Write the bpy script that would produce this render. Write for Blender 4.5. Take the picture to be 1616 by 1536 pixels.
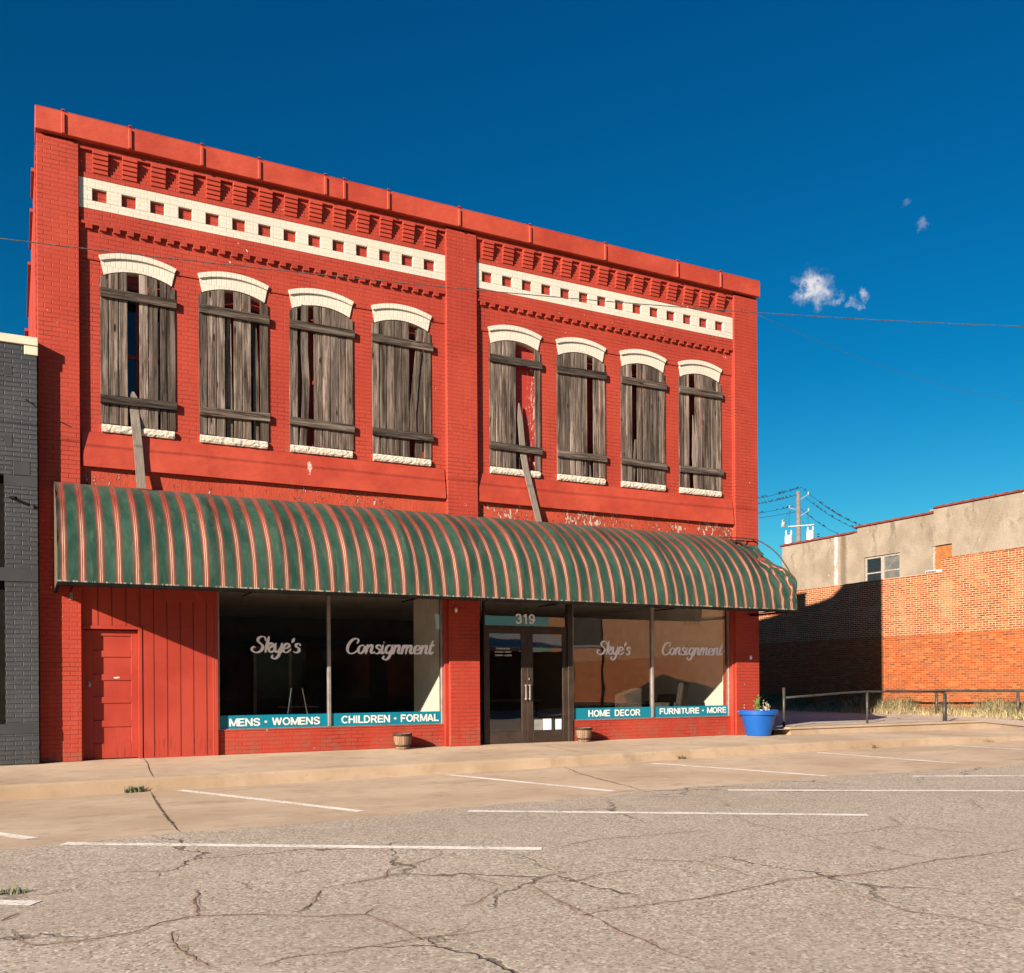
import bpy, bmesh, math, random
from mathutils import Vector
R=math.radians
random.seed(7)
for o in list(bpy.data.objects): bpy.data.objects.remove(o)
scene=bpy.context.scene
COL=scene.collection
# ------------------------------------------------------------------ camera
cam=bpy.data.cameras.new('camera'); camo=bpy.data.objects.new('camera',cam); COL.objects.link(camo)
YAW=1.0944; ROLL=-0.0065
fw=Vector((math.cos(YAW),math.sin(YAW),0)); rt=Vector((math.sin(YAW),-math.cos(YAW),0)); up=Vector((0,0,1))
r2=rt*math.cos(ROLL)+up*math.sin(ROLL); u2=-rt*math.sin(ROLL)+up*math.cos(ROLL)
from mathutils import Matrix
m=Matrix((r2,u2,-fw)).transposed().to_4x4(); m.translation=Vector((-0.2561,-15.5636,1.1115)); camo.matrix_world=m
cam.sensor_width=36; cam.lens=1505/1616*36; cam.shift_y=(1078.63-768)/1616; cam.clip_end=5000
scene.camera=camo
# ------------------------------------------------------------------ light
SUNV=Vector((-1.747,-1.0,0.725)).normalized()
EL=math.asin(SUNV.z); ROT=math.atan2(SUNV.x,SUNV.y)
sun=bpy.data.lights.new('sun','SUN'); sun.energy=4.4; sun.angle=R(0.5); sun.color=(1.0,0.86,0.70)
suno=bpy.data.objects.new('sun',sun); COL.objects.link(suno); suno.rotation_euler=SUNV.to_track_quat('Z','Y').to_euler()
scene.view_settings.view_transform='Standard'; scene.view_settings.look='None'
scene.view_settings.exposure=1.33; scene.view_settings.gamma=1
# ------------------------------------------------------------------ node helper
class NT:
    def __init__(s,tree): s.t=tree; s.n=tree.nodes; s.l=tree.links
    def new(s,ty,**k):
        n=s.n.new(ty)
        for a,b in k.items(): setattr(n,a,b)
        return n
    def put(s,sock,v):
        if isinstance(v,bpy.types.NodeSocket): s.l.new(v,sock)
        elif v is not None:
            if sock.type=='RGBA' and not isinstance(v,(int,float)) and len(v)==3: v=(*v,1)
            elif sock.type=='RGBA' and isinstance(v,(int,float)): v=(v,v,v,1)
            sock.default_value=v
    def math(s,op,a,b=None,c=None,clamp=False):
        n=s.new('ShaderNodeMath',operation=op); n.use_clamp=clamp
        s.put(n.inputs[0],a); s.put(n.inputs[1],b)
        if c is not None: s.put(n.inputs[2],c)
        return n.outputs[0]
    def vmath(s,op,a,b=None):
        n=s.new('ShaderNodeVectorMath',operation=op); s.put(n.inputs[0],a)
        if b is not None: s.put(n.inputs[1],b)
        return n.outputs['Value'] if op in('LENGTH','DISTANCE','DOT_PRODUCT') else n.outputs[0]
    def mix(s,f,a,b,mode='MIX'):
        n=s.new('ShaderNodeMix',data_type='RGBA',blend_type=mode); s.put(n.inputs[0],f); s.put(n.inputs[6],a); s.put(n.inputs[7],b); return n.outputs[2]
    def mixf(s,f,a,b):
        n=s.new('ShaderNodeMix',data_type='FLOAT'); s.put(n.inputs[0],f); s.put(n.inputs[2],a); s.put(n.inputs[3],b); return n.outputs[0]
    def mr(s,v,a,b,c=0,d=1,sm=True):
        n=s.new('ShaderNodeMapRange'); n.interpolation_type='SMOOTHSTEP' if sm else 'LINEAR'
        s.put(n.inputs[0],v); s.put(n.inputs[1],a); s.put(n.inputs[2],b); s.put(n.inputs[3],c); s.put(n.inputs[4],d); return n.outputs[0]
    def noise(s,vec,scale,detail=2,rough=.5,color=False):
        n=s.new('ShaderNodeTexNoise'); s.put(n.inputs['Vector'],vec); s.put(n.inputs['Scale'],scale); s.put(n.inputs['Detail'],detail); s.put(n.inputs['Roughness'],rough)
        return n.outputs[1] if color else n.outputs[0]
    def vor(s,vec,scale,feature='F1',out='Distance'):
        n=s.new('ShaderNodeTexVoronoi',feature=feature); s.put(n.inputs['Vector'],vec); s.put(n.inputs['Scale'],scale); return n.outputs[out]
    def white(s,vec):
        n=s.new('ShaderNodeTexWhiteNoise',noise_dimensions='3D'); s.put(n.inputs['Vector'],vec); return n.outputs['Value']
    def comb(s,x,y,z):
        n=s.new('ShaderNodeCombineXYZ'); s.put(n.inputs[0],x); s.put(n.inputs[1],y); s.put(n.inputs[2],z); return n.outputs[0]
    def sep(s,v):
        n=s.new('ShaderNodeSeparateXYZ'); s.put(n.inputs[0],v); return n.outputs
    def scale(s,v,x,y,z): return s.vmath('MULTIPLY',v,(x,y,z))
    def obj(s): return s.new('ShaderNodeTexCoord').outputs['Object']
    def rnd(s): return s.new('ShaderNodeObjectInfo').outputs['Random']
    def bump(s,h,dist,strength=1.0,normal=None):
        n=s.new('ShaderNodeBump'); s.put(n.inputs['Height'],h); n.inputs['Distance'].default_value=dist; n.inputs['Strength'].default_value=strength
        if normal is not None: s.put(n.inputs['Normal'],normal)
        return n.outputs[0]
MATS={}
def mat(name,fn,rough=.8,metal=0,spec=.3):
    m=bpy.data.materials.new(name); m.use_nodes=True; t=NT(m.node_tree)
    b=m.node_tree.nodes['Principled BSDF']; b.inputs['Roughness'].default_value=rough; b.inputs['Metallic'].default_value=metal
    b.inputs['Specular IOR Level'].default_value=spec
    c,n,ro=(fn(t)+(None,None))[:3]
    t.put(b.inputs['Base Color'],c)
    if n is not None: t.put(b.inputs['Normal'],n)
    if ro is not None: t.put(b.inputs['Roughness'],ro)
    MATS[name]=m; return m
# ------------------------------------------------------------------ world
w=bpy.data.worlds.new('World'); scene.world=w; w.use_nodes=True
t=NT(w.node_tree); bg=w.node_tree.nodes['Background']
sky=t.new('ShaderNodeTexSky',sky_type='NISHITA'); sky.sun_disc=False; sky.sun_elevation=EL; sky.sun_rotation=ROT
sky.altitude=300; sky.air_density=1.0; sky.dust_density=0.3; sky.ozone_density=3.0
hs=t.new('ShaderNodeHueSaturation'); hs.inputs['Saturation'].default_value=1.35; t.l.new(sky.outputs[0],hs.inputs['Color'])
d=t.new('ShaderNodeTexCoord').outputs['Generated']
dn=t.vmath('NORMALIZE',d)
gm=t.new('ShaderNodeGamma'); t.put(gm.inputs['Color'],hs.outputs[0]); gm.inputs['Gamma'].default_value=1.12
elev=t.sep(dn)[2]
tone=t.mix(t.mr(elev,.30,.05,sm=False),(0.05,0.53,0.50),(0.34,0.60,0.50)); tone=t.mix(t.mr(elev,.45,.75),tone,(0.05,0.55,0.55)); tone=t.mix(t.mr(elev,.11,.02),tone,(.62,.72,.66))  # lowest horizon band, out of view, brightened as added fill for shaded walls
skyc=t.mix(1.0,gm.outputs[0],tone,'MULTIPLY')
nz=t.noise(dn,42,6,.68,True)
dd=t.vmath('ADD',dn,t.vmath('MULTIPLY',t.vmath('SUBTRACT',nz,(.5,.5,.5)),(.034,.034,.040)))
fine=t.noise(dn,48,6,.65)
tot=None
CL=[((0.6572,0.6584,0.3669),.020,.95),((0.6741,0.6476,0.3554),.008,.55),((0.6893,0.6316,0.3547),.009,.65),((0.6855,0.6379,0.3510),.006,.4),((0.7100,0.5776,0.4029),.007,.22),((0.6936,0.5853,0.4199),.006,.10)]
cloud_spec=CL
for v,rad,amp in CL:
    dist=t.vmath('DISTANCE',dd,v)
    mk=t.math('MULTIPLY',t.mr(dist,rad*1.05,rad*.25),amp)
    tot=mk if tot is None else t.math('MAXIMUM',tot,mk)
tot=t.math('MULTIPLY',tot,t.mr(fine,.38,.56),clamp=True)
final=t.mix(tot,skyc,(5.6,5.35,5.5))
t.put(bg.inputs['Color'],final); bg.inputs['Strength'].default_value=0.06
# ------------------------------------------------------------------ mesh helper
class MB:
    def __init__(s,ox=(0,0,0)): s.v=[]; s.f=[]; s.uv=None; s.o=Vector(ox)
    def P(s,p): s.v.append((p[0]-s.o.x,p[1]-s.o.y,p[2]-s.o.z)); return len(s.v)-1
    def box(s,x0,x1,y0,y1,z0,z1):
        i=[s.P((x,y,z)) for z in (z0,z1) for y in (y0,y1) for x in (x0,x1)]
        for q in ((0,2,3,1),(4,5,7,6),(0,1,5,4),(2,6,7,3),(0,4,6,2),(1,3,7,5)): s.f.append([i[k] for k in q])
        return s
    def obox(s,c,ax,ay,az,hx,hy,hz):
        c=Vector(c);ax=Vector(ax).normalized()*hx;ay=Vector(ay).normalized()*hy;az=Vector(az).normalized()*hz
        i=[s.P(c+ax*a+ay*b+az*g) for g in (-1,1) for b in (-1,1) for a in (-1,1)]
        for q in ((0,2,3,1),(4,5,7,6),(0,1,5,4),(2,6,7,3),(0,4,6,2),(1,3,7,5)): s.f.append([i[k] for k in q])
        return s
    def prism(s,pts,a0,a1,axis='y'):      # pts: outline; axis y -> (x,z), x -> (y,z), z -> (x,y)
        mk={'y':lambda p,a:(p[0],a,p[1]),'x':lambda p,a:(a,p[0],p[1]),'z':lambda p,a:(p[0],p[1],a)}[axis]
        A=[s.P(mk(p,a0)) for p in pts]; B=[s.P(mk(p,a1)) for p in pts]; n=len(pts)
        s.f.append(A[:]); s.f.append(B[::-1])
        for k in range(n): s.f.append([A[k],B[k],B[(k+1)%n],A[(k+1)%n]])
        return s
    def quad(s,*p): s.f.append([s.P(q) for q in p]); return s
    def tube(s,pts,r,n=8,cap=True):
        pts=[Vector(p) for p in pts]; rings=[]
        for k,p in enumerate(pts):
            tg=(pts[min(k+1,len(pts)-1)]-pts[max(k-1,0)]).normalized()
            a=tg.cross(Vector((0,0,1)) if abs(tg.z)<.9 else Vector((1,0,0))).normalized(); b=tg.cross(a)
            rr=r[k] if isinstance(r,(list,tuple)) else r
            rings.append([s.P(p+a*rr*math.cos(2*math.pi*j/n)+b*rr*math.sin(2*math.pi*j/n)) for j in range(n)])
        for k in range(len(rings)-1):
            for j in range(n): s.f.append([rings[k][j],rings[k][(j+1)%n],rings[k+1][(j+1)%n],rings[k+1][j]])
        if cap: s.f.append(rings[0][::-1]); s.f.append(rings[-1][:])
        return s
    def lathe(s,c,prof,n=32,close=False):
        rings=[[s.P((c[0]+r*math.cos(2*math.pi*j/n),c[1]+r*math.sin(2*math.pi*j/n),c[2]+z)) for j in range(n)] for r,z in prof]
        for k in range(len(rings)-1):
            for j in range(n): s.f.append([rings[k][j],rings[k][(j+1)%n],rings[k+1][(j+1)%n],rings[k+1][j]])
        if close: s.f.append(rings[0][::-1]); s.f.append(rings[-1][:])
        return s
    def build(s,name,m,parent=None,bevel=0,smooth=False,seg=1,fix=True):
        me=bpy.data.meshes.new(name); me.from_pydata(s.v,[],s.f); 
        if fix:
            bm=bmesh.new(); bm.from_mesh(me); bmesh.ops.recalc_face_normals(bm,faces=bm.faces); bm.to_mesh(me); bm.free()
        o=bpy.data.objects.new(name,me); COL.objects.link(o); me.materials.append(MATS[m] if isinstance(m,str) else m)
        if parent is not None: o.parent=parent
        if parent is None: o.location=s.o
        if smooth:
            for p in me.polygons: p.use_smooth=True
        if bevel:
            b=o.modifiers.new('bevel','BEVEL'); b.width=bevel; b.segments=seg; b.limit_method='ANGLE'
        return o
def thing(name,label,cat,loc=(0,0,0),group=None):
    o=bpy.data.objects.new(name,None); COL.objects.link(o); o.location=loc; o.empty_display_size=.2
    o['label']=label; o['category']=cat
    if group: o['group']=group
    return o
def tag(o,label,cat,group=None,kind=None):
    o['label']=label; o['category']=cat
    if group: o['group']=group
    if kind: o['kind']=kind
    return o
def struct(o): o['kind']='structure'; return o
# ------------------------------------------------------------------ materials
def bricks(t,u,z,bw,bh,mort,hdr=0,soft=.004):
    zz=t.math('DIVIDE',z,bh); row=t.math('FLOOR',zz); fz=t.math('FRACT',zz)
    if hdr:
        h=t.math('LESS_THAN',t.math('FLOORED_MODULO',row,hdr),.5); wd=t.mixf(h,bw,bw*.5)
    else: wd=bw
    uo=t.math('ADD',t.math('DIVIDE',u,wd),t.math('MULTIPLY',t.math('FLOORED_MODULO',row,2),.5))
    col=t.math('FLOOR',uo); fu=t.math('FRACT',uo)
    du=t.math('MULTIPLY',t.math('MINIMUM',fu,t.math('SUBTRACT',1,fu)),wd)
    dz=t.math('MULTIPLY',t.math('MINIMUM',fz,t.math('SUBTRACT',1,fz)),bh)
    dm=t.math('MINIMUM',du,dz)
    mask=t.mr(dm,mort*.5-soft*.3,mort*.5+soft)
    r=t.white(t.comb(col,row,1.0)); rb=t.white(t.comb(col,row,7.0))
    return mask,r,rb
def wallcoords(t,dist=.004):
    o=t.obj(); x,y,z=t.sep(o)
    nz=t.sep(t.noise(o,3.0,2,.5,True))
    u=t.math('ADD',t.math('ADD',x,y),t.math('MULTIPLY',t.math('SUBTRACT',nz[0],.5),dist*6))
    zz=t.math('ADD',z,t.math('MULTIPLY',t.math('SUBTRACT',nz[1],.5),dist*6))
    return o,u,zz
def painted(c1,c2,bh=.0664,bw=.213,chips=0.0,chipc=(.6,.55,.5),jk=.80,bd=.004,mt=.006,sf=.0045,grime=True):
    def fn(t):
        o,u,z=wallcoords(t)
        mk,r,rb=bricks(t,u,z,bw,bh,mt,soft=sf)
        big=t.noise(o,.55,4,.6); fine=t.noise(o,60,3,.6); mid=t.noise(o,6,4,.6)
        c=t.mix(t.mr(big,.35,.68),c1,c2)
        c=t.mix(t.math('MULTIPLY',r,.13),c,tuple(a*.72 for a in c1))
        c=t.mix(t.mr(mid,.58,.75,0,.25),c,tuple(min(1,a*1.25+.02) for a in c2))
        # shadow of the recessed joints put into the colour, unevenly
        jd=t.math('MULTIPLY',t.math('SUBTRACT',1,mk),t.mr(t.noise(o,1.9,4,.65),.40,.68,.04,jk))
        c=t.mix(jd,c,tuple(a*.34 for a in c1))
        if chips:
            n=t.noise(t.scale(o,1,1,.8),9,5,.72); big2=t.noise(o,.9,2,.5)
            k=t.mr(t.math('ADD',n,t.math('MULTIPLY',big2,.25)),.86-chips,.875-chips)
            c=t.mix(k,c,chipc)
        if grime:
            run=t.noise(t.scale(o,5,5,.33),1.3,5,.68); c=t.mix(t.mr(run,.56,.74,0,.30),c,tuple(a*.62 for a in c1)); c=t.mix(t.mr(t.noise(t.scale(o,4,4,.5),.8,4,.6),.58,.78,0,.22),c,tuple(min(1,a*1.15+.035) for a in c2))
            zz_=t.sep(o)[2]; c=t.mix(t.math('MULTIPLY',t.mr(zz_,.55,.0),t.mr(mid,.45,.65,0,.55)),c,(.20,.085,.055))
        h=t.math('ADD',mk,t.math('ADD',t.math('MULTIPLY',fine,.35),t.math('MULTIPLY',mid,.6)))
        return c,t.bump(h,bd,1.0)
    return fn
RED1=(.325,.036,.020); RED2=(.395,.050,.027)
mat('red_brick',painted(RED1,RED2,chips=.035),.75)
mat('cream_brick',painted((.55,.51,.43),(.60,.56,.475),chips=-.0,chipc=(.35,.30,.24),jk=.28,bd=.002,grime=False),.75)
mat('cream_arch',painted((.55,.51,.43),(.61,.57,.485),bw=.078,bh=.118,chipc=(.45,.40,.32),jk=.3,bd=.002,grime=False),.75)
mat('gray_brick',painted((.030,.032,.037),(.046,.048,.053),bh=.0664,bw=.213,bd=.010,mt=.009,sf=.006,grime=False),.6,spec=.5)
def redwood(t):
    o=t.obj(); big=t.noise(o,.8,4,.6); st=t.noise(t.scale(o,14,14,1.1),2.4,4,.65); fine=t.noise(o,70,2,.5)
    x,y,z=t.sep(o)
    c=t.mix(t.mr(big,.35,.65),(.30,.029,.015),(.36,.040,.021))
    low=t.mr(z,.75,.1); c=t.mix(t.math('MULTIPLY',t.mr(st,.52,.68),t.math('MULTIPLY',low,.75)),c,(.15,.015,.011))
    return c,t.bump(t.math('ADD',t.math('MULTIPLY',st,.5),t.math('MULTIPLY',fine,.2)),.003),t.mr(big,.3,.7,.5,.75)
mat('red_wood',redwood,.6,spec=.4)
def redmetal(t):
    o=t.obj(); big=t.noise(o,.9,4,.6); de=t.noise(t.scale(o,1,1,2.2),1.6,3,.5); fine=t.noise(o,50,2,.5); x,y,z=t.sep(o)
    c=t.mix(t.mr(big,.35,.65),(.34,.042,.021),(.42,.058,.028))
    n=t.noise(t.scale(o,1,1,.45),5,6,.75); k=t.mr(n,.735,.76); c=t.mix(t.math('MULTIPLY',k,t.mr(t.noise(o,.7,2),.45,.6)),c,(.80,.62,.55))
    sx_=t.math('MULTIPLY',t.math('SUBTRACT',x,4.02),2.2); sz_=t.math('SUBTRACT',z,4.70); dspl=t.vmath('LENGTH',t.comb(sx_,0,sz_)); c=t.mix(t.mr(t.math('ADD',t.math('MULTIPLY',t.noise(t.scale(o,1,1,.3),34,5,.75),.5),t.math('MULTIPLY',dspl,-1.1)),.165,.19),c,(.56,.42,.36))
    c=t.mix(t.mr(t.noise(t.scale(o,6,6,.5),1.5,4,.6),.6,.8,0,.25),c,(.28,.034,.02))
    return c,t.bump(t.math('ADD',t.math('MULTIPLY',de,2.5),t.math('MULTIPLY',fine,.05)),.012),t.mr(big,.3,.7,.42,.6)
mat('red_metal',redmetal,.5,spec=.45)
def redpeel(t):
    o=t.obj(); big=t.noise(o,.8,4,.6); x,y,z=t.sep(o)
    st=t.noise(t.scale(o,1,1,.42),15,6,.7); reg=t.noise(t.scale(o,1,1,.3),.9,2,.5)
    c=t.mix(t.mr(big,.35,.65),(.35,.046,.022),(.43,.064,.030))
    reg2=t.math('ADD',t.mr(reg,.40,.58,.01,.085),t.mr(x,6.5,8.5,0,.055))
    k=t.mr(t.math('ADD',st,reg2),.672,.69)
    dk=t.mr(t.math('ADD',st,reg2),.625,.655)
    c=t.mix(dk,c,(.20,.03,.02)); c=t.mix(k,c,t.mix(t.noise(o,8,3),(.58,.46,.37),(.46,.26,.18)))
    return c,t.bump(t.math('ADD',t.math('MULTIPLY',dk,-.7),t.math('MULTIPLY',st,1)),.012)
mat('red_peeling',redpeel,.7)
def peelboard(t):
    o=t.obj(); st=t.noise(t.scale(o,1,1,.25),24,6,.72)
    x,y,z=t.sep(o)
    k=t.mr(t.math('ADD',st,t.mr(x,8.05,8.3,-.03,.07)),.60,.63)
    c=t.mix(k,(.34,.034,.024),(.58,.44,.41))
    return c,t.bump(k,.003)
mat('peeling_board',peelboard,.7)
def greywood(k_=1.0,flat=False):
    def fn(t):
        o=t.obj(); r=t.rnd(); o2=t.vmath('ADD',o,t.comb(t.math('MULTIPLY',r,31.0),0,t.math('MULTIPLY',r,17.0)))
        A=(1.1,20,50) if flat else (50,20,1.1); Bq=(.7,8,9) if flat else (9,8,.6); Kn=(2.1,1,9) if flat else (9,1,2.1)
        g=t.noise(t.scale(o2,*A),1.6,5,.75); g2=t.noise(t.scale(o2,*Bq),1.5,4,.65)
        kn=t.vor(t.scale(o2,*Kn),1.0); kg=t.mr(t.noise(o2,2.5,1),.46,.54)
        K=lambda c:tuple(a*k_ for a in c)
        base=t.mix(t.mr(g,.34,.64),K((.034,.023,.018)),K((.205,.155,.125)))
        base=t.mix(t.mr(g2,.52,.66,0,.75),base,K((.33,.265,.225)))
        base=t.mix(t.mr(g2,.46,.36,0,.8),base,K((.026,.017,.013)))
        ton=t.mr(t.white(t.comb(r,3.0,0)),0,1,.48,1.25,False)
        base=t.mix(1.0,base,t.comb(ton,ton,ton),'MULTIPLY')
        base=t.mix(t.math('MULTIPLY',t.mr(kn,.20,.08),kg),base,(.010,.007,.006))
        return base,t.bump(t.math('ADD',g,t.math('MULTIPLY',g2,.5)),.007)
    return fn
mat('grey_wood',greywood(),.85,spec=.2)
mat('dark_wood',greywood(.66,True),.85,spec=.2)
def palewood(t):
    o=t.obj(); g=t.noise(t.scale(o,60,20,1.6),1.6,5,.65); g2=t.noise(t.scale(o,5,5,1.2),2,4,.6)
    c=t.mix(t.mr(g,.3,.7),(.15,.12,.10),(.27,.23,.195)); c=t.mix(t.mr(g2,.55,.75,0,.7),c,(.13,.10,.08))
    c=t.mix(t.mr(t.vor(t.scale(o,8,1,3),1.0),.09,.03),c,(.03,.02,.015))
    return c,t.bump(g,.004)
mat('pale_wood',palewood,.85,spec=.2)
def limestone(t):
    o=t.obj(); n=t.noise(o,22,5,.7); n2=t.noise(o,9,4,.7)
    c=t.mix(n2,(.62,.56,.47),(.50,.44,.36)); c=t.mix(t.mr(n,.58,.72,0,.6),c,(.28,.23,.18))
    return c,t.bump(t.math('ADD',n,t.math('MULTIPLY',n2,2)),.012)
mat('rough_stone',limestone,.85)
def canopy(t):
    uv=t.new('ShaderNodeUVMap').outputs[0]; u,v,_=t.sep(uv); o=t.obj()
    p=t.math('FRACT',t.math('ADD',t.math('DIVIDE',t.math('SUBTRACT',u,.279),.2318),.5))
    a=t.math('ABSOLUTE',t.math('SUBTRACT',p,.5))     # 0 at stripe centre
    G1=(.014,.050,.033); G2=(.026,.072,.049)
    g=t.mix(t.mr(t.noise(o,2.5,4,.6),.35,.65),G1,G2)
    pn=t.math('DIVIDE',t.math('SUBTRACT',u,.20),1.01538); g=t.mix(t.math('MULTIPLY',t.white(t.comb(t.math('FLOOR',t.math('MULTIPLY',pn,2)),4,0)),.5),g,(.010,.050,.036))
    sm_=t.math('ABSOLUTE',t.math('SUBTRACT',t.math('FRACT',t.math('MULTIPLY',pn,2)),.5)); g=t.mix(t.mr(sm_,.493,.497,0,.7),g,(.006,.028,.02))
    fade=t.mr(t.noise(o,1.1,4,.65),.5,.75,0,.30); g=t.mix(fade,g,(.07,.125,.085))
    red=t.mix(t.mr(v,.35,.75),(.17,.022,.016),(.13,.036,.026))
    cream=t.mix(t.mr(v,.30,.72),(.26,.065,.040),(.50,.31,.215))
    band=t.mr(a,.262,.215)
    c=t.mix(t.math('MULTIPLY',band,.85),g,(.085,.040,.034)); c=t.mix(t.mr(a,.175,.155),c,red)
    line=t.math('MULTIPLY',t.mr(a,.018,.030),t.mr(a,.085,.070)); c=t.mix(line,c,cream)
    hair=t.math('MULTIPLY',t.mr(a,.108,.114),t.mr(a,.140,.132)); c=t.mix(t.math('MULTIPLY',hair,.7),c,(.32,.10,.06))
    dirt=t.noise(t.scale(o,4,3,1.0),1.4,5,.7); c=t.mix(t.mr(dirt,.52,.76,0,.5),c,(.085,.075,.055)); c=t.mix(t.mr(t.noise(t.scale(o,9,2,.7),1.3,4,.7),.56,.74,0,.35),c,(.14,.145,.115)); c=t.mix(t.mr(v,.30,.0,0,.30),c,(.16,.13,.11))
    sp=t.noise(o,26,2,.5); c=t.mix(t.mr(sp,.80,.82),c,(.45,.42,.36))
    # frayed hem
    hem=t.math('MULTIPLY',t.mr(v,.985,.996),t.mr(t.noise(t.scale(o,22,3,3),1,4,.7),.50,.56)); c=t.mix(hem,c,(.42,.37,.30))
    hem2=t.mr(v,.992,.997); c=t.mix(t.math('MULTIPLY',hem2,.6),c,(.04,.035,.03))
    fold=t.noise(t.scale(o,2.2,1,1),1.6,3,.5); wv=t.noise(o,420,1,.5)
    return c,t.bump(t.math('ADD',t.math('MULTIPLY',fold,1.6),t.math('MULTIPLY',wv,.02)),.022)
mat('striped_canvas',canopy,.75,spec=.25)
def simple(c,c2=None,sc=8,b=0.0,bs=40):
    c2=c2 or tuple(x*.8 for x in c)
    def fn(t):
        o=t.obj(); n=t.noise(o,sc,4,.6); col=t.mix(t.mr(n,.3,.7),c,c2)
        return (col,t.bump(t.noise(o,bs,3,.6),b)) if b else (col,)
    return fn
mat('red_paint',simple(RED1,RED2,2,.002,30),.75)
mat('black_metal',simple((.006,.005,.004),(.012,.010,.008)),.8,spec=.08)
mat('rusty_pipe',simple((.055,.030,.022),(.10,.055,.038),12,.001),.6,.2)
mat('bronze_frame',simple((.045,.032,.025),(.07,.05,.04),5,.0005,200),.38,.3)
mat('aluminium',simple((.42,.38,.36),(.30,.27,.25),6),.4,.6)
mat('grey_trim',simple((.033,.034,.038),(.044,.045,.049),3,.001),.6)
mat('cream_trim',simple((.62,.55,.42),(.50,.44,.34),4,.002),.7)
mat('teal_vinyl',simple((.0,.16,.235),(.0,.175,.26),2),.35,spec=.5)
mat('white_vinyl',simple((.74,.72,.70)),.5)
mat('script_vinyl',simple((.92,.88,.92),(.86,.82,.86),14),.5)
mat('paper',simple((.85,.85,.83)),.6)
mat('grey_paper',simple((.25,.25,.24)),.6)
mat('plaster',simple((.80,.76,.68),(.72,.67,.58),3,.001),.8)
mat('dark_interior',simple((.10,.085,.075),(.06,.05,.045),1.2),.8)
mat('tile_ceiling',simple((.82,.75,.68),(.70,.64,.58),3),.9)
mat('floor_tile',simple((.30,.26,.22),(.22,.19,.16),3),.6)
mat('brown_cloth',simple((.035,.03,.026),(.06,.05,.04),9),.9)
mat('chrome',simple((.5,.5,.5)),.25,.9)
mat('roof_felt',simple((.08,.075,.07)),.9)
mat('blue_plastic',simple((.002,.075,.32),(.003,.09,.37),3,.0006),.42,spec=.5)
mat('soil',simple((.05,.035,.025),(.09,.06,.04),30,.01),.95)
mat('leaf',simple((.08,.16,.03),(.14,.22,.05),20),.7)
mat('pale_leaf',simple((.50,.45,.36),(.32,.30,.2),20),.8)
mat('band_metal',simple((.03,.022,.018),(.06,.04,.03),12),.6,.3)
def staves(t):
    o=t.obj(); x,y,z=t.sep(o); a=t.math('ARCTAN2',y,x); s=t.math('MULTIPLY',a,22/(2*math.pi)); fr=t.math('FRACT',s)
    r=t.white(t.comb(t.math('FLOOR',s),0,0)); e=t.mr(t.math('MINIMUM',fr,t.math('SUBTRACT',1,fr)),.02,.10)
    g=t.noise(t.scale(o,40,40,3),2,3,.6)
    c=t.mix(r,(.17,.10,.060),(.32,.21,.13)); c=t.mix(t.mr(g,.4,.7,0,.5),c,(.09,.05,.03)); c=t.mix(e,(.05,.03,.02),c)
    return c,t.bump(e,.004)
mat('barrel_staves',staves,.7)
def clay(t):
    o,u,z=wallcoords(t,.003)
    xq,yq,zq=t.sep(o); upq=t.mr(t.math('ADD',zq,t.math('MULTIPLY',t.noise(o,.5,4,.6),.1)),2.53,2.57)
    mk,r,rb=bricks(t,u,z,.2032,.0635,.017,hdr=6,soft=.0035)
    c=t.mix(r,(.26,.050,.014),(.36,.088,.021)); c=t.mix(t.mr(r,.80,.84,0,.6),c,(.42,.145,.038)); 
    dkb=t.mixf(upq,.86,.52); c=t.mix(t.math('MULTIPLY',t.math('GREATER_THAN',rb,dkb),t.mixf(r,.5,.95)),c,(.125,.045,.022))
    big=t.noise(o,.5,4,.6); 
    # the upper half was repointed: brighter mortar and dustier bricks
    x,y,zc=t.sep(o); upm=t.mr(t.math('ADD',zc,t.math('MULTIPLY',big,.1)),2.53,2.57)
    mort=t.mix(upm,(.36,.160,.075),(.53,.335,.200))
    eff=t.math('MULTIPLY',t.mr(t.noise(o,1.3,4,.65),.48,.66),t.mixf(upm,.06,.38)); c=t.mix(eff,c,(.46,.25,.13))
    c=t.mix(t.mr(big,.52,.72,0,.35),c,(.24,.06,.018))
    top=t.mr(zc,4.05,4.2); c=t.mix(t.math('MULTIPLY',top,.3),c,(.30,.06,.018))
    c=t.mix(mk,mort,c)
    sp=t.mr(t.noise(o,4.2,3,.6),.775,.80); c=t.mix(sp,c,(.58,.42,.32))
    h=t.math('ADD',mk,t.math('MULTIPLY',t.noise(o,50,3,.6),.35))
    return c,t.bump(h,.006)
mat('orange_brick',clay,.85,spec=.15)
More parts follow.
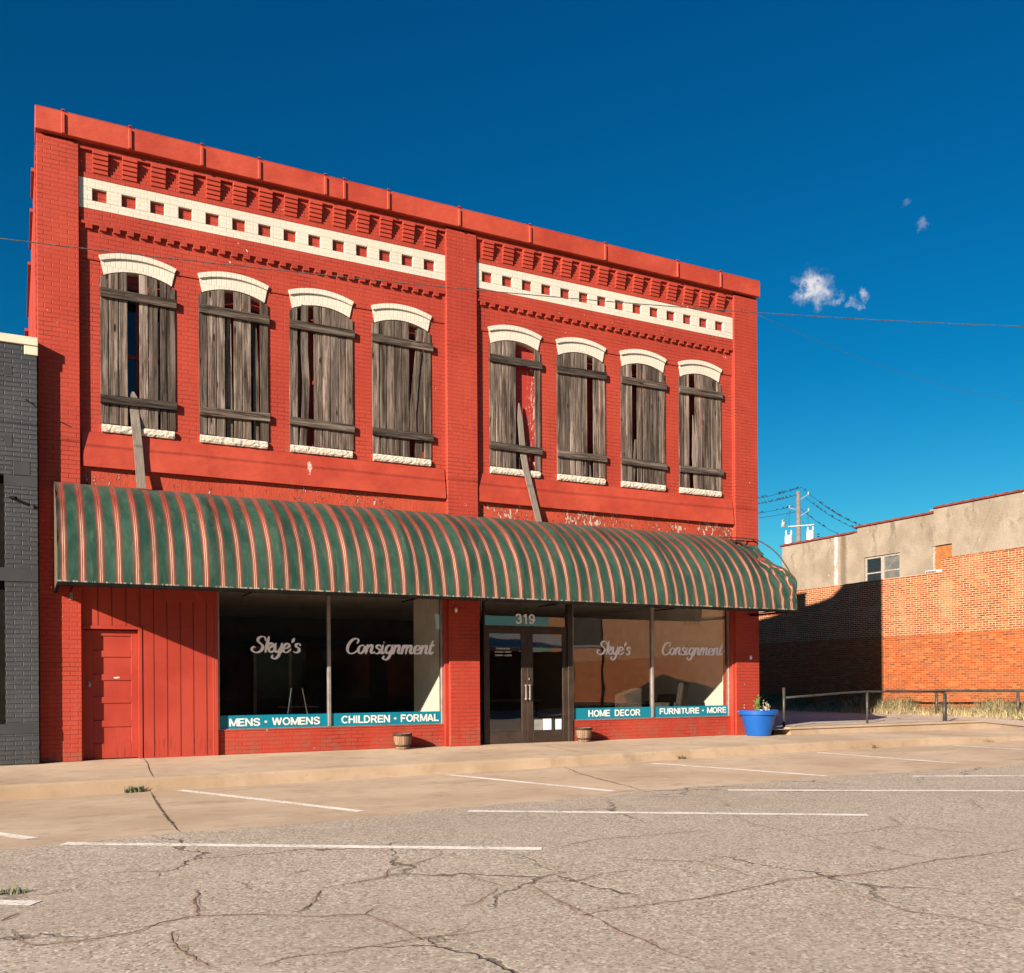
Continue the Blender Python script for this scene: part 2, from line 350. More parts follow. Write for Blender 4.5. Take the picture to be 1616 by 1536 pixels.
def stucco(t):
    o=t.obj(); x,y,z=t.sep(o)
    wz_=t.vmath('ADD',o,t.vmath('MULTIPLY',t.vmath('SUBTRACT',t.noise(o,1.5,3,.6,True),(.5,.5,.5)),(0,.7,.9)))
    n1=t.noise(t.scale(wz_,1,1.0,.45),1.5,5,.68); n2=t.noise(t.scale(wz_,1,1.5,.4),1.6,4,.65); n3=t.noise(o,.8,3,.6)
    c=t.mix(t.mr(n3,.35,.65),(.245,.198,.150),(.32,.262,.205))
    topm=t.mr(z,5.6,7.2)
    c=t.mix(t.math('MULTIPLY',t.mr(n2,.50,.66),t.mixf(topm,.12,.65)),c,(.11,.083,.055))
    c=t.mix(t.math('MULTIPLY',t.mr(n1,.60,.72),t.mixf(topm,0,.8)),c,(.055,.040,.028))
    c=t.mix(t.mr(t.noise(t.scale(o,1,1.4,.8),1.7,5,.7),.685,.70),c,(.60,.56,.50))
    pj=t.math('MULTIPLY',t.math('SUBTRACT',t.noise(o,5,4,.7),.5),.22); pw=t.math('ABSOLUTE',t.math('ADD',t.math('SUBTRACT',y,13.55),pj)); c=t.mix(t.math('MULTIPLY',t.mr(pw,.10,.05),t.mr(t.noise(t.scale(o,1,3,1.2),1.5,3,.7),.40,.46)),c,(.60,.56,.50)); c=t.mix(t.math('MULTIPLY',t.mr(t.math('ABSOLUTE',t.math('SUBTRACT',t.math('ADD',y,pj),13.15)),.25,.05),.7),c,(.12,.085,.055))
    cr=t.noise(t.scale(o,1,.8,9),3,3,.7); c=t.mix(t.mr(cr,.60,.72,0,.3),c,(.15,.115,.075))
    return c,t.bump(t.math('ADD',t.noise(o,12,5,.7),t.math('MULTIPLY',cr,.8)),.02)
mat('stained_stucco',stucco,.9,spec=.1)
mat('clay_tile',simple((.22,.045,.028),(.14,.03,.02),7,.003),.6)
mat('plywood',simple((.36,.135,.04),(.28,.10,.03),5),.7)
mat('chipped_white',simple((.42,.38,.34),(.24,.19,.15),22,.002),.7)
def concrete(kk=1.0,warm=(1,1,1)):
  def fn(t):
    o=t.obj(); big=t.noise(o,.55,5,.62); mid=t.noise(o,3.5,5,.65); fine=t.noise(o,120,3,.7)
    D=lambda c:tuple(a*kk*b for a,b in zip(c,warm))
    c=t.mix(t.mr(big,.35,.65),D((.48,.355,.250)),D((.60,.465,.340)))
    c=t.mix(t.mr(mid,.50,.72,0,.55),c,D((.37,.27,.19)))
    c=t.mix(t.mr(t.noise(t.scale(o,.8,2.4,1),1.1,4,.7),.56,.72,0,.6),c,D((.31,.23,.17)))
    c=t.mix(t.mr(t.noise(t.scale(o,.5,1.2,1),.8,5,.7),.60,.72,0,.5),c,D((.72,.61,.49)))
    c=t.mix(t.mr(fine,.58,.72,0,.45),c,D((.22,.155,.11))); c=t.mix(t.mr(t.noise(o,170,2,.5),.60,.70,0,.5),c,D((.70,.57,.44)))
    c=t.mix(t.mr(t.noise(o,5,3,.6),.74,.76,0,.75),c,D((.16,.11,.085)))
    return c,t.bump(t.math('ADD',fine,t.math('MULTIPLY',mid,1.2)),.005)
  return fn
mat('tan_concrete',concrete(),.9,spec=.15)
mat('kerb_concrete',concrete(.72,(1,.98,.94)),.9,spec=.15)
def asphalt(dark=1.0,tint=(1,1,1)):
    def fn(t):
        o=t.obj(); big=t.noise(o,.35,4,.6); mid=t.noise(o,2.6,5,.65)
        cell=t.vor(o,62,out='Color'); cr,cg,cb=t.sep(cell); cell2=t.sep(t.vor(o,120,out='Color'))
        D=lambda c:tuple(a*dark*b for a,b in zip(c,tint))
        c=t.mix(cr,D((.34,.27,.215)),D((.60,.50,.41)))
        c=t.mix(t.mr(cg,.86,.9,0,.7),c,D((.80,.72,.62))); c=t.mix(t.mr(cb,.86,.9,0,.75),c,D((.13,.10,.082)))
        c=t.mix(t.mr(cell2[0],.90,.93,0,.5),c,D((.56,.35,.26)))
        c=t.mix(t.mr(big,.35,.7,0,.42),c,D((.37,.29,.23))); c=t.mix(t.mr(mid,.5,.75,0,.4),c,D((.62,.52,.43)))
        # hairline cracking
        wv=t.vmath('ADD',o,t.vmath('MULTIPLY',t.vmath('SUBTRACT',t.noise(o,2.2,4,.6,True),(.5,.5,.5)),(.55,.55,0)))
        e=t.vor(wv,.62,'DISTANCE_TO_EDGE'); gate=t.mr(t.noise(o,.5,2),.46,.6)
        k=t.math('MULTIPLY',t.mr(e,.013,.004),gate); c=t.mix(t.math('MULTIPLY',k,.75),c,D((.12,.085,.065)))
        h=t.math('ADD',t.math('MULTIPLY',cell2[1],.5),t.math('ADD',cr,t.math('MULTIPLY',k,-1.5)))
        return c,t.bump(h,.0055)
    return fn
mat('asphalt',asphalt(1.05,(.96,1.0,1.0)),.9,spec=.2)
mat('stained_asphalt',asphalt(.90,(1.0,.94,.90)),.9,spec=.2)
mat('lot_asphalt',asphalt(1.12,(1,1.03,1.07)),.9,spec=.2)
mat('crack_fill',simple((.085,.060,.045),(.26,.19,.14),14,.006,60),.95)
mat('joint_fill',simple((.07,.05,.035),(.20,.14,.09),9,.004,60),.95)
def roadpaint(t):
    o=t.obj(); n=t.noise(o,30,5,.75); n2=t.noise(o,3,4,.65)
    c=t.mix(t.mr(n2,.3,.7),(.90,.86,.80),(.80,.74,.67)); k=t.mr(t.math('ADD',n,t.math('MULTIPLY',n2,.45)),.76,.84); c=t.mix(t.math('MULTIPLY',k,.95),c,(.46,.385,.31))
    return c,t.bump(n,.003)
mat('road_paint',roadpaint,.8)
mat('dirt',simple((.26,.19,.12),(.20,.15,.09),1.5,.01,8),.95)
mat('dry_grass',simple((.58,.44,.24),(.40,.33,.17),3),.85)
mat('kerb_weed',simple((.16,.13,.06),(.30,.22,.11),12),.85)
mat('green_weed',simple((.10,.115,.06),(.26,.26,.16),9),.85)
def cable(t): return ((.02,.018,.016),)
mat('cable',cable,.6)
mat('grey_cable',simple((.13,.12,.115),(.05,.045,.04),30),.5)
mat('pole_wood',simple((.22,.18,.15),(.13,.105,.09),9,.01,20),.9)
mat('transformer_white',simple((.50,.52,.54),(.42,.44,.46)),.4)
mat('galvanised',simple((.26,.26,.27),(.36,.36,.37)),.6)
mat('feathers',simple((.016,.015,.018),(.03,.028,.03)),.6)
mat('pipe_paint',simple((.10,.095,.09),(.05,.045,.04),12,.001),.45,.4)
def sheetmetal(t):
    o=t.obj(); x,y,z=t.sep(o); rib=t.math('PINGPONG',x,.11)
    c=t.mix(t.noise(o,1.2,3),(.80,.80,.80),(.68,.68,.67)); c=t.mix(t.mr(rib,.01,.03),(.16,.16,.16),c)
    return c,t.bump(rib,.08)
mat('sheet_roof',sheetmetal,.5,0)
mat('brown_siding',simple((.10,.055,.032),(.14,.08,.045),3),.8)
def glassmat(name,tint,base,scale):
    m=bpy.data.materials.new(name); m.use_nodes=True; t=NT(m.node_tree); m.node_tree.nodes.clear()
    out=t.new('ShaderNodeOutputMaterial'); tr=t.new('ShaderNodeBsdfTransparent'); tr.inputs[0].default_value=(*tint,1)
    gl=t.new('ShaderNodeBsdfGlossy'); gl.inputs['Roughness'].default_value=0.0; gl.inputs[0].default_value=(1,1,1,1)
    o=t.obj(); nb=t.bump(t.noise(o,1.1,2,.4),.0022); t.l.new(nb,gl.inputs['Normal'])
    ge=t.new('ShaderNodeNewGeometry'); ca=t.math('ABSOLUTE',t.vmath('DOT_PRODUCT',ge.outputs['Normal'],ge.outputs['Incoming']))
    p5=t.math('POWER',t.math('SUBTRACT',1,ca,clamp=True),5)
    f=t.math('MULTIPLY',t.math('ADD',t.math('MULTIPLY',p5,.96),.042),scale,clamp=True)
    mx=t.new('ShaderNodeMixShader'); t.put(mx.inputs[0],f); t.l.new(tr.outputs[0],mx.inputs[1]); t.l.new(gl.outputs[0],mx.inputs[2]); t.l.new(mx.outputs[0],out.inputs[0])
    MATS[name]=m
glassmat('shop_glass',(.97,.97,.96),0,1.8)
glassmat('door_glass',(.70,.68,.66),0,2.4)
mat('dark_pane',simple((.012,.012,.014),(.02,.02,.022)),.08,spec=.6)
# ------------------------------------------------------------------ ground
def lerp(a,b,k): return a+(b-a)*k
def interp(x,pts):
    if x<=pts[0][0]: return pts[0][1]
    for (a,va),(b,vb) in zip(pts,pts[1:]):
        if x<=b: return lerp(va,vb,(x-a)/(b-a))
    return pts[-1][1]
CURB=-2.65
def z_top(x): return interp(x,[(0,-.068),(7,-.043),(13,.0),(16,-.01),(19,-.09),(22,-.145)])
def z_gut(x): return interp(x,[(0,-.24),(7,-.195),(12,-.155),(40,-.15)])
def z_apron(x,y): return lerp(z_gut(x),-.165,min(1,max(0,(CURB-y)/4.3)))
def sheet(name,xs,ys,zf,m):
    b=MB(); idx=[[b.P((x,y,zf(x,y))) for x in xs] for y in ys]
    for j in range(len(ys)-1):
        for i in range(len(xs)-1): b.f.append([idx[j][i],idx[j][i+1],idx[j+1][i+1],idx[j+1][i]])
    return b.build(name,m,smooth=True)
def rng(a,b,n): return [a+(b-a)*i/(n-1) for i in range(n)]
struct(sheet('ground',[-900,-60,60,900],[-900,-60,60,900],lambda x,y:-.42,'dirt'))
struct(sheet('parking_apron',rng(-40,60,101),rng(-8.2,CURB,8),z_apron,'tan_concrete'))
def edge_y(x): return interp(x,[(0,-7.06),(2,-6.86),(6.2,-6.38),(9.2,-6.2),(13,-6.4),(20,-6.5)])+.05*math.sin(x*2.1)+.035*math.sin(x*7.3+1)+random.uniform(-.02,.02)
b=MB(); xs=rng(-40,60,601); top=[]; low=[]; far=[]
for x in xs:
    e=edge_y(x); top.append(b.P((x,e,z_apron(x,e)+.001))); low.append(b.P((x,e-.03,-.158))); far.append(b.P((x,-26.0,-.158)))
for i in range(len(xs)-1):
    b.f.append([top[i],low[i],low[i+1],top[i+1]]); b.f.append([low[i],far[i],far[i+1],low[i+1]])
struct(b.build('road',('asphalt')))
# sidewalk slab with its kerb face; joints cut as narrow dark seams
xs=rng(-40,60,101)
b=MB(); kb=MB()
def swz(x,y): return lerp(0.0,z_top(x),min(1,max(0,-y/2.65)))
for i in range(100):
    x0,x1=xs[i],xs[i+1]
    for ya,yb in ((.6,0),(0,-.9),(-.9,-1.8),(-1.8,CURB+.02)):
        b.quad((x0,ya,swz(x0,ya)),(x1,ya,swz(x1,ya)),(x1,yb,swz(x1,yb)),(x0,yb,swz(x0,yb)))
    y=CURB+.02
    j0=.012*math.sin(x0*3.1)*math.sin(x0*.9); j1=.012*math.sin(x1*3.1)*math.sin(x1*.9)
    kb.quad((x0,y,swz(x0,y)),(x1,y,swz(x1,y)),(x1,CURB+j1,swz(x1,y)-.02),(x0,CURB+j0,swz(x0,y)-.02))
    kb.quad((x0,CURB+j0,swz(x0,y)-.02),(x1,CURB+j1,swz(x1,y)-.02),(x1,CURB-.015,z_gut(x1)-.05),(x0,CURB-.015,z_gut(x0)-.05))
struct(b.build('sidewalk','tan_concrete')); struct(kb.build('kerb','kerb_concrete'))
def ribbon(pts,zf,w0,name,m,taper=True,jit=0,h=.003,wf=None):
    b=MB(); P=[Vector((p[0],p[1])) for p in pts]
    if jit:
        Q=[]
        for a,c in zip(P,P[1:]):
            n=max(2,int((c-a).length/.05)); dv=(c-a); nn=Vector((-dv.y,dv.x)).normalized()
            for k in range(n): Q.append(a+dv*k/n+nn*random.uniform(-jit,jit))
        P=Q+[P[-1]]
    L=[];Rr=[]
    for k,p in enumerate(P):
        tg=(P[min(k+1,len(P)-1)]-P[max(k-1,0)]).normalized(); n=Vector((-tg.y,tg.x))
        q=w0*(.5 if not taper else .5*random.uniform(.25,1.3)*min(1,.2+4*min(k,len(P)-1-k)/len(P)))
        a=p+n*q; c=p-n*q
        L.append(b.P((a.x,a.y,zf(a.x,a.y)+h))); Rr.append(b.P((c.x,c.y,zf(c.x,c.y)+h)))
    for k in range(len(P)-1): b.f.append([L[k],L[k+1],Rr[k+1],Rr[k]])
    return b.build(name,m)
CR=[[[-0.36,-9.71],[-0.27,-9.56]],[[-0.3,-9.93],[-0.25,-10.23],[-0.19,-10.34],[-0.01,-10.36],[0.26,-10.31],[0.4,-10.17],[0.61,-10.1],[0.81,-10.19],[1.02,-10.31],[1.16,-10.43],[1.42,-10.51],[1.48,-10.76],[1.5,-10.99],[1.51,-11.16]],[[0.72,-9.41],[0.64,-9.8],[0.61,-10.11]],[[1.39,-9.79],[1.28,-10.06],[1.15,-10.26],[1.09,-10.26]],[[1.55,-10.35],[1.42,-10.53]],[[0.43,-10.38],[0.41,-10.66],[0.44,-10.86],[0.48,-11.05],[0.52,-11.15]],[[1.0,-9.31],[1.01,-9.55]],[[1.38,-9.17],[1.51,-9.12]],[[0.69,-11.22],[0.82,-11.15],[1.11,-11.16],[1.33,-11.13],[1.52,-11.13],[1.74,-11.15],[1.98,-11.15]],[[2.59,-8.88],[2.49,-9.05],[2.27,-9.22],[1.98,-9.38],[1.87,-9.62],[1.59,-9.69],[1.4,-9.74]],[[2.49,-8.42],[2.39,-8.85]],[[2.39,-9.73],[2.37,-9.96],[2.41,-10.2],[2.43,-10.26]],[[2.37,-10.28],[2.12,-10.53],[1.96,-10.62]],[[2.48,-10.18],[2.68,-10.24],[2.93,-10.32],[3.2,-10.18],[3.48,-10.21]],[[2.6,-10.25],[2.53,-10.62],[2.51,-11.02],[2.49,-11.25],[2.45,-11.49],[2.47,-11.68],[2.44,-11.91],[2.48,-12.14]],[[2.45,-11.11],[2.68,-11.07],[2.94,-11.08],[3.31,-11.1],[3.72,-11.03],[4.13,-10.93],[4.52,-11.03],[4.95,-11.03],[5.5,-10.94],[5.93,-10.97],[6.45,-10.95]],[[3.34,-9.19],[3.9,-9.0],[4.47,-9.04],[5.07,-9.08]],[[5.83,-8.36],[5.56,-8.93],[5.52,-9.34],[5.47,-9.8],[5.3,-10.14]],[[3.52,-9.68],[3.69,-9.92],[4.01,-10.17],[4.01,-10.51],[3.98,-10.85]],[[7.03,-9.18],[6.64,-9.66],[6.11,-9.78],[5.53,-9.74]],[[6.64,-9.66],[6.69,-10.11],[6.81,-10.41]],[[5.57,-10.21],[5.51,-10.65],[5.5,-10.94]],[[8.86,-8.65],[8.09,-9.4]],[[4.01,-10.17],[4.37,-10.09]],[[4.09,-11.29],[4.14,-11.56],[4.08,-11.89],[4.19,-12.11],[4.21,-12.49]]]
RZ=lambda x,y:-.158
cw=[.03,.018,.022,.02,.008,.016,.012,.012,.012,.010,.006,.010,.008,.006,.018,.022,.007,.007,.010,.007,.006,.006,.008,.006,.012]
for c,wd in zip(CR,cw): struct(ribbon(c,RZ,.03+wd*1.2,'crack_stain','stained_asphalt',True,.018,.0014))
for c,wd in zip(CR,cw): struct(ribbon(c,RZ,wd*.62,'road_crack','crack_fill',True,.010,.003))
for c in ([[7.27,-2.69],[6.85,-3.9],[6.6,-4.9],[6.42,-5.8],[6.26,-6.4]],[[1.209,-2.7],[1.13,-3.8],[1.06,-4.9],[1.01,-5.9],[0.97,-6.9]]):
    struct(ribbon(c,z_apron,.028,'concrete_joint','joint_fill',True,.008,.004))
for c in ([[1.42,-.02],[1.38,-.9],[1.30,-1.8],[1.26,-2.62]],[[8.1,-.02],[8.0,-1.3],[7.85,-2.62]],[[13.0,-.6],[12.8,-2.6]],[[-2.4,0],[-2.4,-2.6]],[[17.2,-.65],[17.0,-2.6]]):
    struct(ribbon(c,swz,.016,'concrete_joint','joint_fill',True,.004,.004))
# painted stall lines
for a,c in (((1.553,-2.80),(2.797,-6.31)),((5.22,-2.875),(5.969,-6.095)),((8.693,-3.055),(9.411,-6.076)),((12.349,-2.971),(12.523,-5.678)),((-2.1,-2.9),(-.166,-6.583)),((15.9,-3.0),(16.1,-5.7))):
    struct(ribbon([lerp2 for lerp2 in [(lerp(a[0],c[0],k/20),lerp(a[1],c[1],k/20)) for k in range(21)]],z_apron,.12,'parking_line','road_paint',False,0,.004))
for a,c in (((0.05,-7.08),(3.285,-9.18)),((3.7,-6.93),(6.86,-9.09)),((7.1,-6.8),(9.94,-8.56)),((10.26,-6.75),(13.2,-8.4)),((-3.3,-7.3),(-.18,-9.33)),((9.94,-8.56),(10.6,-8.97)),((13.6,-6.8),(16.8,-8.6))):
    struct(ribbon([(lerp(a[0],c[0],k/20),lerp(a[1],c[1],k/20)) for k in range(21)],RZ,.125,'parking_line','road_paint',False,0,.004))
# vacant lot, its low kerb, the drive
def lotz(x,y):
    s=interp(x,[(20.0,1),(21.5,0)]); front=lerp(lerp(-.02,.12,min(1,max(0,(y+.65)/1.6))),.12,s)
    return front if y<.95 else .12
struct(sheet('vacant_lot',[13.55]+rng(14,30,65),[-.62,-.45,-.3,0,.3,.6,.95,2,4,8,16,30,60],lotz,'lot_asphalt'))
b=MB()
prof=[(-.60,-.05),(-.585,.135),(-.56,.16),(-.34,.165),(-.32,.15),(-.32,.0)]
b.prism(prof,13.98,20.0,'x')
P0=[b.P((20.0,p[0],p[1])) for p in prof]; P1=[b.P((21.5,p[0],min(p[1],-.0)-.03)) for p in prof]
for k in range(len(prof)-1): b.f.append([P0[k],P1[k],P1[k+1],P0[k+1]])
tag(b.build('low_kerb','kerb_concrete',bevel=.01),'low tan concrete kerb dividing the sidewalk from the vacant lot','kerb')
# ------------------------------------------------------------------ red building
B=thing('brick_building','two-storey red painted brick shop building with boarded upper windows','building')
W=13.6
WIN=[(.845,1.928),(2.268,3.36),(3.696,4.782),(5.115,6.205),(7.338,8.403),(8.747,9.834),(10.185,11.262),(11.591,12.678)]
ZS,ZT=5.05,7.41
# upper facade wall with real openings
b=MB()
def wallrow(xa,xb,z0,z1,y0,y1,holes):
    x=xa
    for h0,h1 in holes:
        b.box(x,h0,y0,y1,z0,z1); x=h1
    b.box(x,xb,y0,y1,z0,z1)
holes=[(a+.045,c-.045) for a,c in WIN]
wallrow(.05,W-.05,ZS,7.42,0,.32,holes)
b.box(.05,W-.05,0,.32,4.40,ZS); b.box(.05,W-.05,0,.32,7.42,9.2)
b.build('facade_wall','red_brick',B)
b=MB(); b.box(.05,W-.05,.0,.32,2.75,4.40); b.build('lintel_wall','red_peeling',B)
# pilasters, full height
for a,c in ((0,.56),(6.475,7.07),(12.975,W)):
    b=MB(); b.box(a,c,-.09,.30 if a==0 or c==W else -.001,2.62 if a==6.475 else 0,9.17)
    if a==6.475: pass
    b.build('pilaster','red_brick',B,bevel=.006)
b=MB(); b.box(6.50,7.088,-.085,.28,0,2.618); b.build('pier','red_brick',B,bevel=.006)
b=MB(); b.box(12.93,12.974,-.04,.28,0,2.618); b.build('window_jamb','red_wood',B,bevel=.004)
b=MB(); b.box(6.43,6.499,-.02,.24,0,2.618); b.build('window_jamb','red_wood',B,bevel=.004)
# entablature of each bay
for (xa,xb,xc0) in ((.56,6.475,.848),(7.07,12.975,7.296)):
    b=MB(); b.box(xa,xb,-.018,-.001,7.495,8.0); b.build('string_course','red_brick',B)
    b=MB(); b.box(xa,xb,-.045,-.001,8.0455,8.2405); b.box(xa,xb,-.066,-.001,8.0,8.045)
    x=xa+.09
    while x<xb-.05: b.box(x,x+.098,-.066,-.001,7.938,7.9998); x+=.193
    b.build('dentil_course','red_brick',B,bevel=.003)
    b=MB(); b.box(xa,xb,-.047,-.001,8.24,8.366); b.box(xa,xb,-.047,-.001,8.552,8.69)
    x=xa
    for i in range(14):
        c=xc0+.4095*i; b.box(x,c-.102,-.047,-.001,8.3665,8.5515); x=c+.102
    b.box(x,xb,-.047,-.001,8.3665,8.5515)
    b.build('frieze','cream_brick',B,bevel=.003)
    b=MB(); b.box(xa,xb,-.045,-.001,8.6905,8.775); b.box(xa,xb,-.028,-.001,8.775,9.098); b.build('corbel_back','red_brick',B)
    for i in range(14):
        c=xc0+.4095*i+.012; b=MB()
        for k in range(5):
            z0=8.775+k*.0646; f_=-.040-(k+1)*.0165
            b.box(c-.107,c+.107,f_,-.0285,z0+.011,z0+.0640)
            b.box(c-.100,c+.100,f_+.020,-.0286,z0+.0003,z0+.0108)
        b.build('corbel','red_paint',B,bevel=.003)
    b=MB(); b.box(xa,xb,-.072,-.001,9.0985,9.165); b.box(xa,xb,-.060,-.001,9.1653,9.199); b.build('corbel_band','red_brick',B,bevel=.003)
    # sloping sheet metal apron under the windows
    b=MB(); n=24; xs_=rng(xa+.03,xb-.03,n)
    for i in range(n-1):
        x0,x1=xs_[i],xs_[i+1]; f=lambda x:.006*math.sin(x*2.3)+.004*math.sin(x*5.1)
        ya,yb=f(x0),f(x1)
        b.quad((x0,-.012,4.915),(x1,-.012,4.915),(x1,-.062+yb,4.62),(x0,-.062+ya,4.62))
        b.quad((x0,-.062+ya,4.62),(x1,-.062+yb,4.62),(x1,-.082+yb*1.6,4.385),(x0,-.082+ya*1.6,4.385))
        b.quad((x0,-.082+ya*1.6,4.385),(x1,-.082+yb*1.6,4.385),(x1,-.002,4.392),(x0,-.002,4.392))
    for x in (xa+.03,xb-.03): b.f.append([b.P(p) for p in ((x,-.012,4.915),(x,-.062,4.62),(x,-.082,4.385),(x,-.002,4.385))])
    b.build('metal_apron','red_metal',B,smooth=False)
# coping
b=MB(); b.box(-.015,W+.02,-.165,.30,9.2,9.525); b.prism([(-.165,9.5255),(-.16,9.54),(.30,9.515),(.30,9.5)],-.015,W+.02,'x')
cp=b.build('coping','red_metal',B,bevel=.006)
for x in (.353,1.268,2.312,3.197,4.28,4.602,5.377,6.698,8.12,9.757,11.469,12.56):
    q=MB(); q.box(x-.022,x+.022,-.192,-.1655,9.205,9.50); q.box(x-.022,x+.022,-.192,.28,9.5405,9.552); q.build('seam','red_metal',cp,bevel=.004)
# side walls: parapets step down to the rear
def side(x0,x1,prof,sk):
    b=MB(); pts=[(0.321,2.62 if 0 else 0.0)]+[(22,0.0)]+prof[::-1]
    A=[b.P((x0+sk*p[0],p[0],p[1])) for p in pts]; Bq=[b.P((x1+sk*p[0],p[0],p[1])) for p in pts]; n=len(pts)
    b.f.append(A); b.f.append(Bq[::-1])
    for k in range(n): b.f.append([A[k],Bq[k],Bq[(k+1)%n],A[(k+1)%n]])
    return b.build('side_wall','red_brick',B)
sl=side(-.012,.29,[(.321,9.19),(.6,9.19),(.62,8.95),(1.6,8.93),(1.62,8.78),(3.2,8.76),(3.22,8.55),(6,8.53),(6.02,8.30),(12,8.28),(12.02,8.0),(22,7.9)],-.008)
sr=side(W-.31,W-.004,[(.321,9.19),(.92,9.19),(.95,8.78),(1.3,8.52),(1.8,8.33),(2.6,8.14),(3.5,8.02),(5.5,7.72),(9,7.68),(22,7.6)],0)
b=MB(); b.box(13.30,13.585,3.2,3.75,7.9,8.45); b.box(13.27,13.60,3.17,3.78,8.4505,8.52); b.build('chimney','red_brick',B,bevel=.005)
for (xx,pr_) in ((-.03,[(1.6,8.93),(3.2,8.76)]),):
    b=MB(); b.box(-.06,.30,.65,1.58,8.951,9.0); b.box(-.07,.29,1.66,3.18,8.781,8.83); b.box(-.09,.27,3.26,5.97,8.551,8.60); b.box(-.13,.24,6.05,11.95,8.301,8.35); b.build('parapet_cap','red_metal',B)
b=MB(); b.box(.25,W-.32,.33,21.6,7.2,7.35); b.build('roof','roof_felt',B)
b=MB(); b.box(.1,W-.1,21.7,22.0,0,7.6); b.build('rear_wall','red_brick',B)
# windows
def arcz(cx,h,crown,sag,x):
    Rr=(h*h+sag*sag)/(2*sag); return crown-Rr+math.sqrt(max(0,Rr*Rr-(x-cx)**2))
PL=[
 [(.845,.963),(.967,1.106),(1.110,1.234),(1.396,1.527),(1.531,1.668),(1.697,1.797),(1.801,1.926)],
 [(2.268,2.400),(2.405,2.541),(2.545,2.674),(2.806,2.940),(2.945,3.083),(3.222,3.358)],
 [(3.697,3.843),(4.105,4.247),(4.251,4.388),(4.392,4.524),(4.530,4.653),(4.657,4.781)],
 [(5.115,5.250),(5.262,5.378),(5.382,5.528),(5.532,5.664),(5.668,5.796),(6.062,6.204)],
 [(7.339,7.466),(7.470,7.600),(7.604,7.735),(7.739,7.885),(8.272,8.402)],
 [(8.748,8.887),(8.891,9.028),(9.034,9.162),(9.166,9.296),(9.300,9.426),(9.552,9.686),(9.690,9.833)],
 [(10.186,10.315),(10.320,10.459),(10.573,10.693),(10.716,10.817),(10.821,10.963),(10.967,11.110),(11.114,11.261)],
 [(11.592,11.728),(11.732,11.858),(11.994,12.143),(12.148,12.277),(12.281,12.411),(12.415,12.546),(12.550,12.677)]]
WPOS=['leftmost','second from the left','third from the left','fourth from the left','fifth from the left','sixth from the left','seventh from the left','rightmost']
